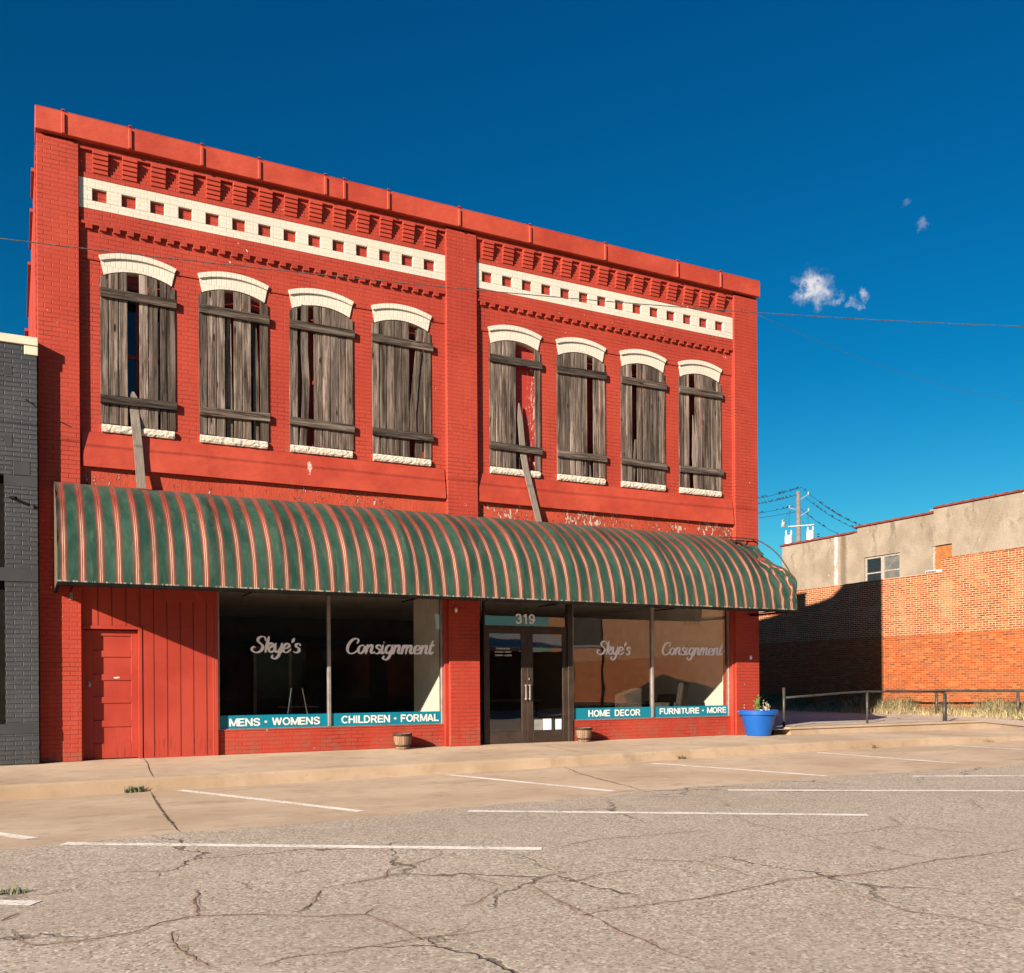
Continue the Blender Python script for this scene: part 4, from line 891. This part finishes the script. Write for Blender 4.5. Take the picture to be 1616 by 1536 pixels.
# torn flap and frame
b=MB(); fl=[]
for i in range(13):
    x=12.58+.052*i; row=[]
    for j in range(6): row.append(b.P((x,-.02-.09*j*(1-.05*i),4.10-.035*j-.02*math.sin(i*.5)-.015*i*.2+.012*math.sin(i*1.3+j))))
    fl.append(row)
for i in range(12):
    for j in range(5):
        if (i in(4,5,6,7) and j>1) : continue
        b.f.append([fl[i][j],fl[i+1][j],fl[i+1][j+1],fl[i][j+1]])
for i in range(7):
    pass
o=b.build('torn_flap','striped_canvas',canvas,smooth=True,fix=False); uvl=o.data.uv_layers.new(name='UVMap')
for lp in o.data.loops: uvl.data[lp.index].uv=(.395,.3)
b=MB(); fl=[]
for i in range(15):
    x=12.66+.05*i; row=[]
    for j in range(6):
        row.append(b.P((x,-.28-.055*j+.03*math.sin(i*.6),3.97-.05*j-.12*math.sin(math.pi*i/14)**.8*.6-.012*math.sin(i+j*2))))
    fl.append(row)
for i in range(14):
    for j in range(5): b.f.append([fl[i][j],fl[i+1][j],fl[i+1][j+1],fl[i][j+1]])
o=b.build('torn_flap','striped_canvas',canvas,smooth=True,fix=False); uvl=o.data.uv_layers.new(name='UVMap')
for lp in o.data.loops: uvl.data[lp.index].uv=(.395,.4)
b=MB(); b.box(A0-.005,A1+.005,-1.412,-1.365,2.470,2.5205); b.build('front_bar','black_metal',canvas,bevel=.004)
b=MB(); b.box(A0-.004,A0+.04,-1.3645,-.002,2.482,2.52); b.box(A1-.04,A1,-1.3645,-.095,2.482,2.52)
b.box(A0,A1,-.125,-.0955,2.50,2.535) if 0 else None
b.build('end_bar','black_metal',canvas)
arc=resamp(PROF,22)
for k in range(14):
    x=A0+HS*k
    if k==0: x+=.02
    g=MB(); g.tube([(x,p.x+.02 if k<13 else p.x,p.y-.035 if k<13 else p.y+.004) for p in arc],.013,8); g.build('hoop','rusty_pipe',canvas,smooth=True)
g=MB(); g.tube([(12.6,-.15,4.09),(13.45,-.15,4.10)],.012,8); g.tube([(13.2,-.15,4.09),(13.2,-.10,3.86)],.012,8); g.box(12.98,13.05,-.36,-.33,3.70,3.95); g.build('purlin','pipe_paint',canvas)
for x in (.42,2.9,5.6,8.3,10.9,13.3):
    g=MB(); g.tube([(x,-1.38,2.53),(x,-.10,2.53)],.012,6); g.build('rafter','black_metal',canvas)
for x in (12.95,13.08,13.22,13.32):
    g=MB(); g.box(x-.01,x+.01,-1.40,-1.38,2.39,2.4545); g.build('clip','black_metal',canvas)
g=MB(); g.box(.40,.445,-.105,-.0905,2.38,2.50); g.build('bracket','aluminium',canvas,bevel=.002)
for (x,z) in ((6.62,2.42),(13.36,1.62)):
    g=MB(); g.lathe((x,-.10,z),[(0,-.045),(.02,-.04),(.028,0),(.02,.04),(0,.045)],10); g.build('wall_bulb','paper',B,smooth=True)
# ------------------------------------------------------------------ grey neighbour
Gn=thing('grey_building','dark grey painted brick building with cream coping at the left edge','building',(-4,0,0))
gx=(-4,0,0); FY=-.268
b=MB(gx); b.box(-.44,-.014,FY,.3,0,5.99); b.box(-9,-.44,FY,.3,4.12,5.99); b.box(-9,-.44,FY,.3,0,.43); b.box(-9,-.014,.3,18,0,5.6)
b.build('wall','gray_brick',Gn)
b=MB(gx); b.box(-9,.004,FY-.03,.34,5.995,6.115); b.box(-.175,.003,FY-.012,FY-.0005,5.86,5.994); b.build('coping','cream_trim',Gn,bevel=.006)
b=MB(gx); b.box(-.44,-.0135,FY-.006,FY-.0005,3.965,4.11); b.box(-9,-.0135,FY-.010,FY-.0005,2.61,2.80); b.box(-9,-.0135,FY-.008,FY-.0005,.435,.58)
b.box(-.32,-.11,FY-.005,FY-.0006,4.13,4.32); b.box(-.435,-.325,FY-.005,FY-.0006,5.54,5.67); b.box(-.43,-.33,FY-.005,FY-.0006,4.52,4.68)
b.build('trim_band','grey_trim',Gn,bevel=.003)
b=MB(gx); b.box(-9,-.445,-.06,-.02,.431,2.6); b.box(-9,-.445,-.06,-.02,2.81,4.115); b.box(-.53,-.4405,-.12,.0,.4,4.115); b.build('shopfront','black_metal',Gn)
b=MB(gx); b.tube([(-.16,FY,5.22),(-.13,FY-.06,5.17),(-.05,FY-.10,5.14)],.008,6); b.tube([(-.36,FY,3.80),(-.33,FY-.04,3.79),(-.29,FY-.10,3.78)],.022,8); b.tube([(-.06,FY,3.70),(-.05,FY-.06,3.66)],.018,8); b.build('wall_hook','black_metal',Gn)
b=MB(gx); b.box(-8.9,-.3,.4,17.9,5.601,5.7); b.build('roof','roof_felt',Gn)
# ------------------------------------------------------------------ brick building across the lot
Ob=thing('brick_building','low orange brick building across the vacant lot on the right','building',(24,8,0))
oo=(24,0,0)
Ob.location=oo
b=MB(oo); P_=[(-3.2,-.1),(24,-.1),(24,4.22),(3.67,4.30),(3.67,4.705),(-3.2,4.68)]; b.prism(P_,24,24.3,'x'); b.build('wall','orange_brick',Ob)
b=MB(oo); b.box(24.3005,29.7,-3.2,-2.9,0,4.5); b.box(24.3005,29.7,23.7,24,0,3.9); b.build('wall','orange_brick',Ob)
b=MB(oo); b.box(24.301,29.7,-2.89,23.69,3.7,3.8); b.build('roof','roof_felt',Ob)
b=MB(oo); n=26
for k in range(n):
    y0=3.68+(24-3.68)*k/n; y1=3.68+(24-3.68)*(k+1)/n; z0=4.30-.0039*(y0-3.67); b.box(23.985,24.315,y0,y1-.01,z0+.001,z0+.028+random.uniform(0,.01))
for k in range(9):
    y0=-3.2+6.86*k/9; b.box(23.985,24.315,y0,y0+.74,4.706,4.73+random.uniform(0,.01))
b.build('wall_cap','orange_brick',Ob,bevel=.004)
ac=thing('air_conditioner','pale louvred air conditioner on the roof behind the brick parapet','air conditioner',(25,4.6,3.8))
b=MB((25,4.6,3.8)); b.box(24.9,25.5,4.05,5.0,3.8,4.54); b.build('casing','transformer_white',ac,bevel=.02)
b=MB((25,4.6,3.8))
for k in range(7): b.box(24.88,24.8985,4.60+k*.052,4.62+k*.052,4.40,4.51)
b.build('louvre','black_metal',ac)
# stucco building
Sb=thing('stucco_building','stained tan stucco building rising behind the orange brick wall','building',(30,8,0))
so=(30,0,0); Sb.location=so
b=MB(so)
wy0,wy1,wz0,wz1=10.30,12.05,4.9,6.08; dy0,dy1,dz_0,dz_1=7.99,8.84,4.2,6.12
def seg(y0,y1,z0,z1): b.box(30,30.3,y0,y1,z0,z1)
seg(-4,dy0,0,7.5); seg(dy0,dy1,0,dz_0); seg(dy0,dy1,dz_1,7.5); seg(dy1,8.93,0,7.5)
seg(8.93,wy0,0,7.33); seg(wy0,wy1,0,wz0); seg(wy0,wy1,wz1,7.33); seg(wy1,12.4,0,7.33); seg(12.4,16.7,0,7.13)
b.box(30.3005,38,16.4,16.7,0,7.0); b.box(30.3005,38,-4,-3.7,0,7.4)
b.build('wall','stained_stucco',Sb)
b=MB(so); b.box(30.301,38,-3.69,16.39,6.6,6.7); b.build('roof','roof_felt',Sb)
b=MB(so); y=-4
while y<16.65:
    z=7.505 if y<8.6 else 7.335 if y<12.2 else 7.135
    b.prism([(y,z),(y+.42,z),(y+.42,z+.055),(y+.37,z+.06),(y+.05,z+.085),(y,z+.09)],29.93,30.36,'x'); y+=.425
b.build('tile_coping','clay_tile',Sb,bevel=.006)
b=MB(so)
b.box(30.06,30.12,wy0,wy0+.07,wz0,wz1); b.box(30.06,30.12,wy1-.07,wy1,wz0,wz1); b.box(30.06,30.12,wy0+.0705,wy1-.0705,wz1-.08,wz1); b.box(30.05,30.13,11.10,11.26,wz0,wz1-.081)
b.box(30.07,30.11,wy0+.0705,11.0995,5.42,5.47); b.box(30.07,30.11,11.2605,wy1-.0705,5.40,5.45)
wf=b.build('window','chipped_white',Sb)
b=MB(so); b.box(30.09,30.10,11.27,wy1-.08,wz0,wz1-.09); b.build('pane','dark_pane',wf)
b=MB(so); b.box(30.09,30.10,wy0+.08,11.09,wz0,wz1-.09); b.build('dusty_pane',mat('dusty',simple((.10,.10,.095),(.15,.145,.13),3),.25,spec=.5),wf)
b=MB(so); b.tube([(30.085,10.40,6.0),(30.085,11.08,5.45)],.008,5); b.build('glazing_crack','chipped_white',wf)
b=MB(so); b.box(30.08,30.12,dy0,dy1-.10,dz_0,dz_1-.03); db=b.build('boarded_door','plywood',Sb)
b=MB(so); b.box(30.03,30.13,dy1-.099,dy1,dz_0,dz_1); b.build('jamb','chipped_white',db)
# railings
rail=thing('pipe_railing','rusty grey pipe railing along the low kerb of the vacant lot','railing',(14.36,0,.12))
ro=(14.36,0,.12); pr=[(14.36,0.0),(17.45,.54),(19.72,.23)]
for (x,y),zt,r_ in zip(pr,(.98,.86,.83),(.030,.028,.028)):
    g=MB(ro); g.tube([(x,y,.05),(x,y,zt)],r_,10); 
    if x>19: g.tube([(x,y,.10),(x,y,.60)],.040,10); g.tube([(x+.09,y+.02,.10),(x+.09,y+.02,.80)],.022,8)
    g.build('post','pipe_paint',rail,smooth=True)
g=MB(ro); g.tube([(14.42,.01,.765),(15.4,.2,.80),(16.6,.42,.845),(17.45,.54,.865),(18.4,.42,.855),(19.75,.23,.835)],.024,10); g.build('handrail','pipe_paint',rail,smooth=True)
rl2=thing('pipe_barrier','long rusty pipe barrier in front of the orange brick wall','barrier',(23.1,2,0)); r0_=(23.1,2,0)
g=MB(r0_); g.tube([(23.15,5.0,.80),(23.12,3.4,.80),(23.15,2,.82),(23.15,-2.6,.85)],.035,8); g.build('rail','pipe_paint',rl2,smooth=True)
for y in (.68,3.2,-2.0):
    g=MB(r0_); g.tube([(23.15,y,0),(23.15,y,.80)],.04,8); g.build('post','pipe_paint',rl2,smooth=True)
# ------------------------------------------------------------------ pots
pot=thing('flower_pot','bright blue plastic pot with sparse plants at the right corner of the red building','pot',(13.27,-.42,0))
po=(13.27,-.42,0)
g=MB(po); g.lathe(po,[(0,.0),(.235,.0),(.245,.02),(.345,.40),(.350,.405),(.352,.43),(.385,.435),(.40,.44),(.405,.52),(.395,.53),(.375,.53),(.365,.47),(0,.46)],48); g.build('pot','blue_plastic',pot,smooth=False,bevel=0)
for p_ in bpy.data.objects[-1:] if False else []: pass
g=MB(po); g.lathe(po,[(0,.485),(.366,.48)],24); g.build('soil','soil',pot)
def leaf(g,p,d,l,wd):
    d=Vector(d).normalized(); s=d.cross(Vector((random.uniform(-1,1),random.uniform(-1,1),.4))).normalized()*wd; p=Vector(p); 
    g.f.append([g.P(p),g.P(p+d*l*.45+s),g.P(p+d*l),g.P(p+d*l*.45-s)])
g=MB(po)
for s_ in range(5):
    bx,by=13.24+random.uniform(-.09,.07),-.45+random.uniform(-.06,.06); h=random.uniform(.16,.34)
    g.tube([(bx,by,.48),(bx+.02,by,.48+h*.5),(bx+random.uniform(-.04,.04),by,.48+h)],.005,5)
    for k in range(16):
        z=.50+h*k/16; a=random.uniform(0,6.28); leaf(g,(bx+.01,by,z),(math.cos(a),math.sin(a),.6),random.uniform(.05,.09),.014)
g.build('plant','leaf',pot,fix=False)
g=MB(po)
for s_ in range(6):
    bx,by=13.44+random.uniform(-.07,.09),-.42+random.uniform(-.06,.06); h=random.uniform(.10,.24)
    g.tube([(bx,by,.48),(bx+random.uniform(-.05,.08),by,.48+h)],.004,5)
    for k in range(9):
        a=random.uniform(0,6.28); leaf(g,(bx+.02,by,.50+h*k/9),(math.cos(a),math.sin(a),.8),random.uniform(.04,.07),.014)
g.build('plant','pale_leaf',pot,fix=False)
def barrel(x,y,label):
    o=thing('barrel_planter',label,'planter',(x,y,0),'half barrel planters by the shop windows')
    g=MB((x,y,0)); g.lathe((x,y,0),[(0,.0),(.115,.0),(.118,.01),(.148,.13),(.158,.262),(.150,.268),(.145,.265),(.14,.22),(0,.215)],44); g.build('staves','barrel_staves',o)
    g=MB((x,y,0)); 
    for z0,z1,r0,r1 in ((.045,.075,.129,.137),(.225,.268,.159,.163)): g.lathe((x,y,0),[(r0-.004,z0),(r0+.003,z0),(r1+.003,z1),(r1-.004,z1)],44)
    g.build('hoop','band_metal',o,smooth=False)
    g=MB((x,y,0)); g.lathe((x,y,0),[(0,.225),(.139,.222)],24); g.build('soil','soil',o)
barrel(5.57,-.17,'small wooden half barrel under the Consignment window left of the entrance'); barrel(9.21,-.17,'small wooden half barrel just right of the entrance doors')
for o in bpy.data.objects:
    if o.type=='MESH' and o.name.split('.')[0] in ('staves','soil','hoop') and o.parent and o.parent.name.startswith('barrel'):
        for p_ in o.data.polygons: p_.use_smooth=True
# ------------------------------------------------------------------ weeds
def blades(n,fn,hmin,hmax,wd,lean_=.5):
    b=MB()
    for _ in range(n):
        x,y,z,hs=fn(); h=random.uniform(hmin,hmax)*hs; a=random.uniform(0,6.28); l=random.uniform(.1,lean_)*h
        dx,dy=math.cos(a),math.sin(a); sx,sy=-dy*wd,dx*wd
        i=[b.P((x-sx,y-sy,z)),b.P((x+sx,y+sy,z)),b.P((x+dx*l*.4+sx*.7,y+dy*l*.4+sy*.7,z+h*.6)),b.P((x+dx*l*.4-sx*.7,y+dy*l*.4-sy*.7,z+h*.6)),b.P((x+dx*l,y+dy*l,z+h))]
        b.f+=[[i[0],i[1],i[2],i[3]],[i[3],i[2],i[4]]]
    return b
def wstrip():
    while True:
        y=random.uniform(-3.2,14); x=24.0-abs(random.gauss(0,.55))
        cl=.5+.4*math.sin(y*1.3+.4)+.35*math.sin(y*4.1+1)+.25*math.sin(y*9.7)
        if x>22.3 and random.random()<.35+.65*cl: return x,y,.1,(.55+.6*max(0,cl))*(1 if x>23.2 else .6)
tag(blades(20000,wstrip,.08,.46,.007,1.9).build('weeds','dry_grass',fix=False),'dry straw-coloured weeds along the foot of the orange brick wall','weeds',kind='stuff')
tag(blades(6500,wstrip,.12,.66,.007,1.5).build('weeds','green_weed',fix=False),'grey-green weeds mixed into the dry grass below the brick wall','weeds',kind='stuff')
def tuft(x,y,r_,n,h,m,label):
    z=z_apron(x,y) if y<CURB else swz(x,y)
    def fn(): a=random.uniform(0,6.28); q=r_*random.random(); return x+q*math.cos(a)*1.6,y+q*math.sin(a)*.5,z,1
    o=blades(n,fn,h*.4,h,.006,1.3).build('weed_tuft',m,fix=False); tag(o,label,'weed')
tuft(1.02,-2.69,.09,150,.10,'green_weed','dark green weed tuft growing at the kerb joint below the red door')
tuft(9.55,-2.70,.05,50,.09,'kerb_weed','small dry weed at the kerb foot right of the entrance')
tuft(14.0,-2.75,.06,50,.10,'kerb_weed','dry weed at the kerb foot near the blue pot')
tuft(17.3,-2.72,.12,60,.07,'kerb_weed','low dry weed where the kerb starts to drop')
tuft(19.9,-2.0,.15,80,.15,'kerb_weed','straw tuft on the sidewalk near the drive at right')
tuft(-.36,-8.95,.10,60,.06,'green_weed','green weed in the asphalt at the left edge')
tuft(14.05,-.25,.15,120,.10,'pale_leaf','pale weeds behind the blue pot at the building corner')
# ------------------------------------------------------------------ wires
def span(a,c,sag,r_,label,m='cable',name='power_line',n=28):
    a=Vector(a);c=Vector(c); pts=[]
    for k in range(n+1):
        s=k/n; p=a.lerp(c,s); p.z-=sag*4*s*(1-s); pts.append(p)
    g=MB(tuple(a)); g.tube(pts,r_,5); return tag(g.build(name,m,smooth=True),label,'cable'),pts
WIRE=[(x,-.002032*x*x-.06451*x-2.5673,.001475*x*x+.04674*x+6.5313) for x in rng(-14,30,45)]
g=MB((6,-3,6.8)); g.tube(WIRE,.0065,6); tag(g.build('power_line','grey_cable',smooth=True),'thick twisted cable crossing in front of the red facade below the frieze','cable')
def onview(px,py,Y):   # direction through a picture point, at depth plane Y
    v=fw+r2*((px-808)/1505)-u2*((py-1078.63)/1505); s=(Y+15.5636)/v.y; return Vector((-0.2561,-15.5636,1.1115))+v*s
WEND=onview(1640,636,5)
sp,_=span((13.62,-.09,8.85),tuple(WEND),.35,.004,'thin pale service wire dropping from the red building corner to the right edge','grey_cable'); 
# utility pole far behind
PX,PY=43.86,30.0
pole=thing('utility_pole','tall wooden utility pole with white transformers behind the stucco building','utility pole',(PX,PY,0)); pp=(PX,PY,0)
rv=rt  # direction across the view, used only to turn the crossarms square to the cables
ux,uy=.60,-.80
g=MB(pp); g.tube([(PX,PY,-.4),(PX,PY,13.2)],[.17,.13],12); g.build('mast','pole_wood',pole,smooth=True)
g=MB(pp); g.obox((PX,PY-.22,11.0),(ux,uy,0),(uy,-ux,0),(0,0,1),.80,.03,.035); g.build('crossarm','galvanised',pole)
for dz,l in ((12.95,.62),(11.9,.62)):
    g=MB(pp); g.tube([(PX,PY,dz-.32),(PX+ux*l,PY+uy*l,dz+.02)],.020,6); g.tube([(PX+ux*l,PY+uy*l,dz),(PX+ux*l,PY+uy*l,dz+.18)],.05,8); g.build('bracket','galvanised',pole)
g=MB(pp); g.tube([(PX,PY,12.02),(PX-ux*.55,PY-uy*.55,12.2)],.020,6); g.tube([(PX-ux*.55,PY-uy*.55,12.2),(PX-ux*.55,PY-uy*.55,12.36)],.05,8); g.build('bracket','galvanised',pole)
for sx_,z in ((-.62,9.98),(.72,10.18)):
    cx,cy=PX+ux*sx_,PY+uy*sx_
    g=MB(pp); g.lathe((cx,cy,z-.45),[(0,0),(.24,0),(.25,.05),(.25,.86),(.21,.93),(0,.95)],20); 
    tr=g.build('transformer','transformer_white',pole,smooth=False)
    for dx in (-.15,.17):
        g=MB(pp); g.lathe((cx+ux*dx,cy+uy*dx,z+.50),[(.05,0),(.07,.05),(.05,.1),(.07,.15),(.045,.2),(.06,.26),(.02,.32)],8); g.build('bushing','transformer_white',tr)
g=MB(pp); g.lathe((PX-ux*.95,PY-uy*.95,11.0),[(0,0),(.12,.0),(.14,.2),(.09,.42),(.03,.5)],10); g.build('arrester','galvanised',pole)
for k in range(5):
    g=MB(pp); g.box(PX+ux*1.15-.02,PX+ux*1.15+.16,PY+uy*1.15-.02,PY+uy*1.15+.02,9.75+k*.16,9.80+k*.16); g.build('cooling_fin','black_metal',pole)
for a,c in (((-.5,12.1),(-.75,11.2)),((-.5,12.1),(-.55,10.9)),((.6,11.9),(.62,10.8)),((.25,11.3),(.45,10.8))):
    g=MB(pp); g.tube([(PX+ux*a[0],PY+uy*a[0],a[1]),(PX+ux*c[0]-.05,PY+uy*c[0],(a[1]+c[1])/2),(PX+ux*c[0],PY+uy*c[0],c[1])],.012,5); g.build('jumper','cable',pole)
# cables: left ones run away behind the red building, right ones sink behind the stucco building
def onview(px,py,Y):   # direction through a picture point, at depth plane Y
    v=fw+r2*((px-808)/1505)-u2*((py-1078.63)/1505); s=(Y+15.5636)/v.y; return Vector((-0.2561,-15.5636,1.1115))+v*s
lines=[('upper cable left of the far utility pole',onview(1265,769,30),onview(1080,793,30),.35,30),
('second cable left of the far utility pole',onview(1257,781,30),onview(1080,795,30),.40,22),
('third cable left of the far utility pole',onview(1252,799,30),onview(1080,812,30),.30,9),
('bare lowest cable left of the far utility pole',onview(1255,808,30),onview(1080,823,30),.2,0),
('upper cable running right from the far utility pole',onview(1265,769,30),onview(1440,838,30),1.0,52),
('second cable running right from the far utility pole',onview(1268,783,30),onview(1440,846,30),.9,34),
('lower cable running right from the far utility pole',onview(1264,803,30),onview(1400,852,30),.8,16)]
def birdmesh():
    g=MB(); g.tube([(-.13,0,-.03),(-.08,0,.02),(0,0,.065),(.05,0,.10),(.075,0,.135),(.10,0,.15),(.135,0,.148)],[.008,.022,.045,.040,.028,.026,.004],8)
    g.quad((-.20,-.018,-.075),(-.20,.018,-.075),(-.09,.022,.03),(-.09,-.022,.03)); g.tube([(0,.012,0),(0,.012,.05)],.004,4); g.tube([(0,-.012,0),(0,-.012,.05)],.004,4)
    return g
bm0=None
for name,a,c,sag,nb in lines:
    o,pts=span(a,c,sag,.013,'thin dark '+name if 'bare' in name else 'dark '+name+(', carrying perched birds' if nb else ''))
    for k in range(nb):
        s=random.uniform(.03,.62 if 'left' in name or 'right' in name else 1)
        if 'right' in name: s=min(.93,max(.03,random.betavariate(1.3,1.6)))
        f_=s*28; i=int(f_); p=pts[i].lerp(pts[i+1],f_-i)
        if bm0 is None:
            o2=birdmesh().build('bird','feathers',smooth=True); bm0=o2
        else: o2=bm0.copy(); COL.objects.link(o2)
        o2.location=p+Vector((0,0,.012)); o2.rotation_euler=(0,random.uniform(-.3,.1),random.choice((0,3.14))+random.uniform(-.9,.4)); sc_=random.uniform(.8,1.15); sc_*=.62; o2.scale=(sc_,sc_,sc_)
        tag(o2,'small dark bird perched on the '+name,'bird','birds on the '+name)
# ------------------------------------------------------------------ things inside the shop, dim behind the glass
def chair(x,y,rz,label,m='brown_cloth',h=1.0,wd=.55):
    o=thing('upholstered_chair',label,'chair',(x,y,.03)); o.rotation_euler=(0,0,rz)
    def L(g,name,mm): 
        q=g.build(name,mm,o,bevel=.02); return q
    g=MB(); g.box(-wd/2,wd/2,-.28,.28,.34,.48); L(g,'seat',m)
    g=MB(); g.prism([(.20,.44),(.32,.44),(.40,h),(.34,h+.03),(.28,h)],-wd/2,wd/2,'x'); L(g,'backrest',m)
    for sx in (-1,1):
        g=MB(); g.box(sx*wd/2-.05,sx*wd/2+.05,-.26,.26,.40,.66); L(g,'armrest',m)
        for sy in (-.24,.24):
            g=MB(); g.box(sx*(wd/2-.05)-.02,sx*(wd/2-.05)+.02,sy-.02,sy+.02,0,.34); g.build('leg','black_metal',o)
    return o
chair(11.0,1.0,2.6,'dark chair standing behind the HOME DECOR window',h=.95)
chair(12.0,.95,-2.4,'dark winged armchair behind the FURNITURE MORE window',h=1.05,wd=.7)
chair(12.55,1.9,3.0,'low grey chair beside the winged armchair in the right shop window',h=.8)
rk=thing('display_rack','small metal display rack behind the MENS WOMENS window','rack',(4.1,1.2,.03)); ro_=(4.1,1.2,.03)
g=MB(ro_); g.tube([(3.85,1.2,.03),(4.0,1.2,1.05),(4.2,1.2,1.05),(4.38,1.2,.03)],.012,6); g.build('frame','chrome',rk)
g=MB(ro_); g.tube([(3.75,1.2,.72),(4.5,1.2,.72)],.010,6); g.build('rail','chrome',rk)
tb=thing('table','long low table inside the entrance doors','table',(8.6,3,.03)); to=(8.6,3,.03)
g=MB(to); g.box(7.9,9.9,2.7,3.3,.72,.76); g.build('tabletop','grey_paper',tb)
for x in (8.0,9.8):
    for y in (2.8,3.2):
        g=MB(to); g.box(x-.02,x+.02,y-.02,y+.02,.03,.7195); g.build('leg','black_metal',tb)
# ------------------------------------------------------------------ other side of the street (behind the camera, mirrored in the glass)
def farb(name,label,x0,x1,h,m,yf=-26.5,yb=-44):
    o=thing(name,label,'building',(x0,yf,0)); oc=(x0,yf,0)
    g=MB(oc); g.box(x0,x1,yb,yf,-.2,h); g.build('wall',m,o)
    g=MB(oc); g.box(x0-.05,x1+.05,yf-.3,yf+.12,h+.001,h+.3); g.build('coping','grey_trim',o)
    x=x0+.8
    while x+2.4<x1:
        g=MB(oc); g.box(x,x+2.2,yf+.001,yf+.05,.5,2.6); g.build('shop_window','dark_pane',o)
        if h>6:
            g=MB(oc); g.box(x+.6,x+1.6,yf+.001,yf+.05,4.2,6.0); g.build('window','dark_pane',o)
        x+=3.0
    g=MB(oc); g.prism([(yf+.001,3.1),(yf+2.2,2.75),(yf+2.2,2.82),(yf+.001,3.25)],x0+.3,x1-.3,'x'); g.build('canopy','brown_siding',o)
    return o
struct(sheet('far_sidewalk',[-40,60],[-40,-26],lambda x,y:-.02,'tan_concrete'))
farb('brick_building','dark brick shop across the street, left end of the opposite row',-26,-12,7.6,'brown_siding')
farb('brick_building','red brick shop in the opposite row facing the boarded facade',-11.9,-1,8.0,'brown_siding')
farb('brick_building','brown shop in the opposite row with a long metal canopy',-.9,17.4,5.3,'brown_siding')
sh=thing('metal_roofed_shed','low brown shed with a corrugated metal roof across the street','shed',(16,-24,0)); oc=(16,-24,0)
g=MB(oc); g.box(19.2,24.6,-31,-25.6,-.2,2.7); g.build('wall','brown_siding',sh)
g=MB(oc); g.prism([(-24.0,2.80),(-24.0,2.87),(-30.0,3.85),(-34,2.75),(-34,2.68),(-30.0,3.77)],17.7,25.3,'x'); g.build('roof','sheet_roof',sh)
fb=thing('brick_building','tall orange brick building beyond the metal-roofed shed across the street','building',(31,-30,0)); oc=(31,-30,0)
g=MB(oc); g.box(31,50,-39.5,-19,-.2,9.0); g.build('wall','orange_brick',fb)
g=MB(oc); g.box(30.95,50,-39.55,-18.95,9.001,9.2); g.build('coping','grey_trim',fb)
sg=thing('shop_sign','white box sign on a pole beside the metal-roofed shed across the street','sign',(23.5,-22.5,0)); oc=(23.5,-22.5,0)
g=MB(oc); g.box(22.4,24.2,-22.6,-22.4,2.9,4.1); g.build('panel','cream_trim',sg); g=MB(oc); g.tube([(24.3,-22.5,-.1),(24.3,-22.5,4.3)],.07,8); g.build('pole','black_metal',sg)
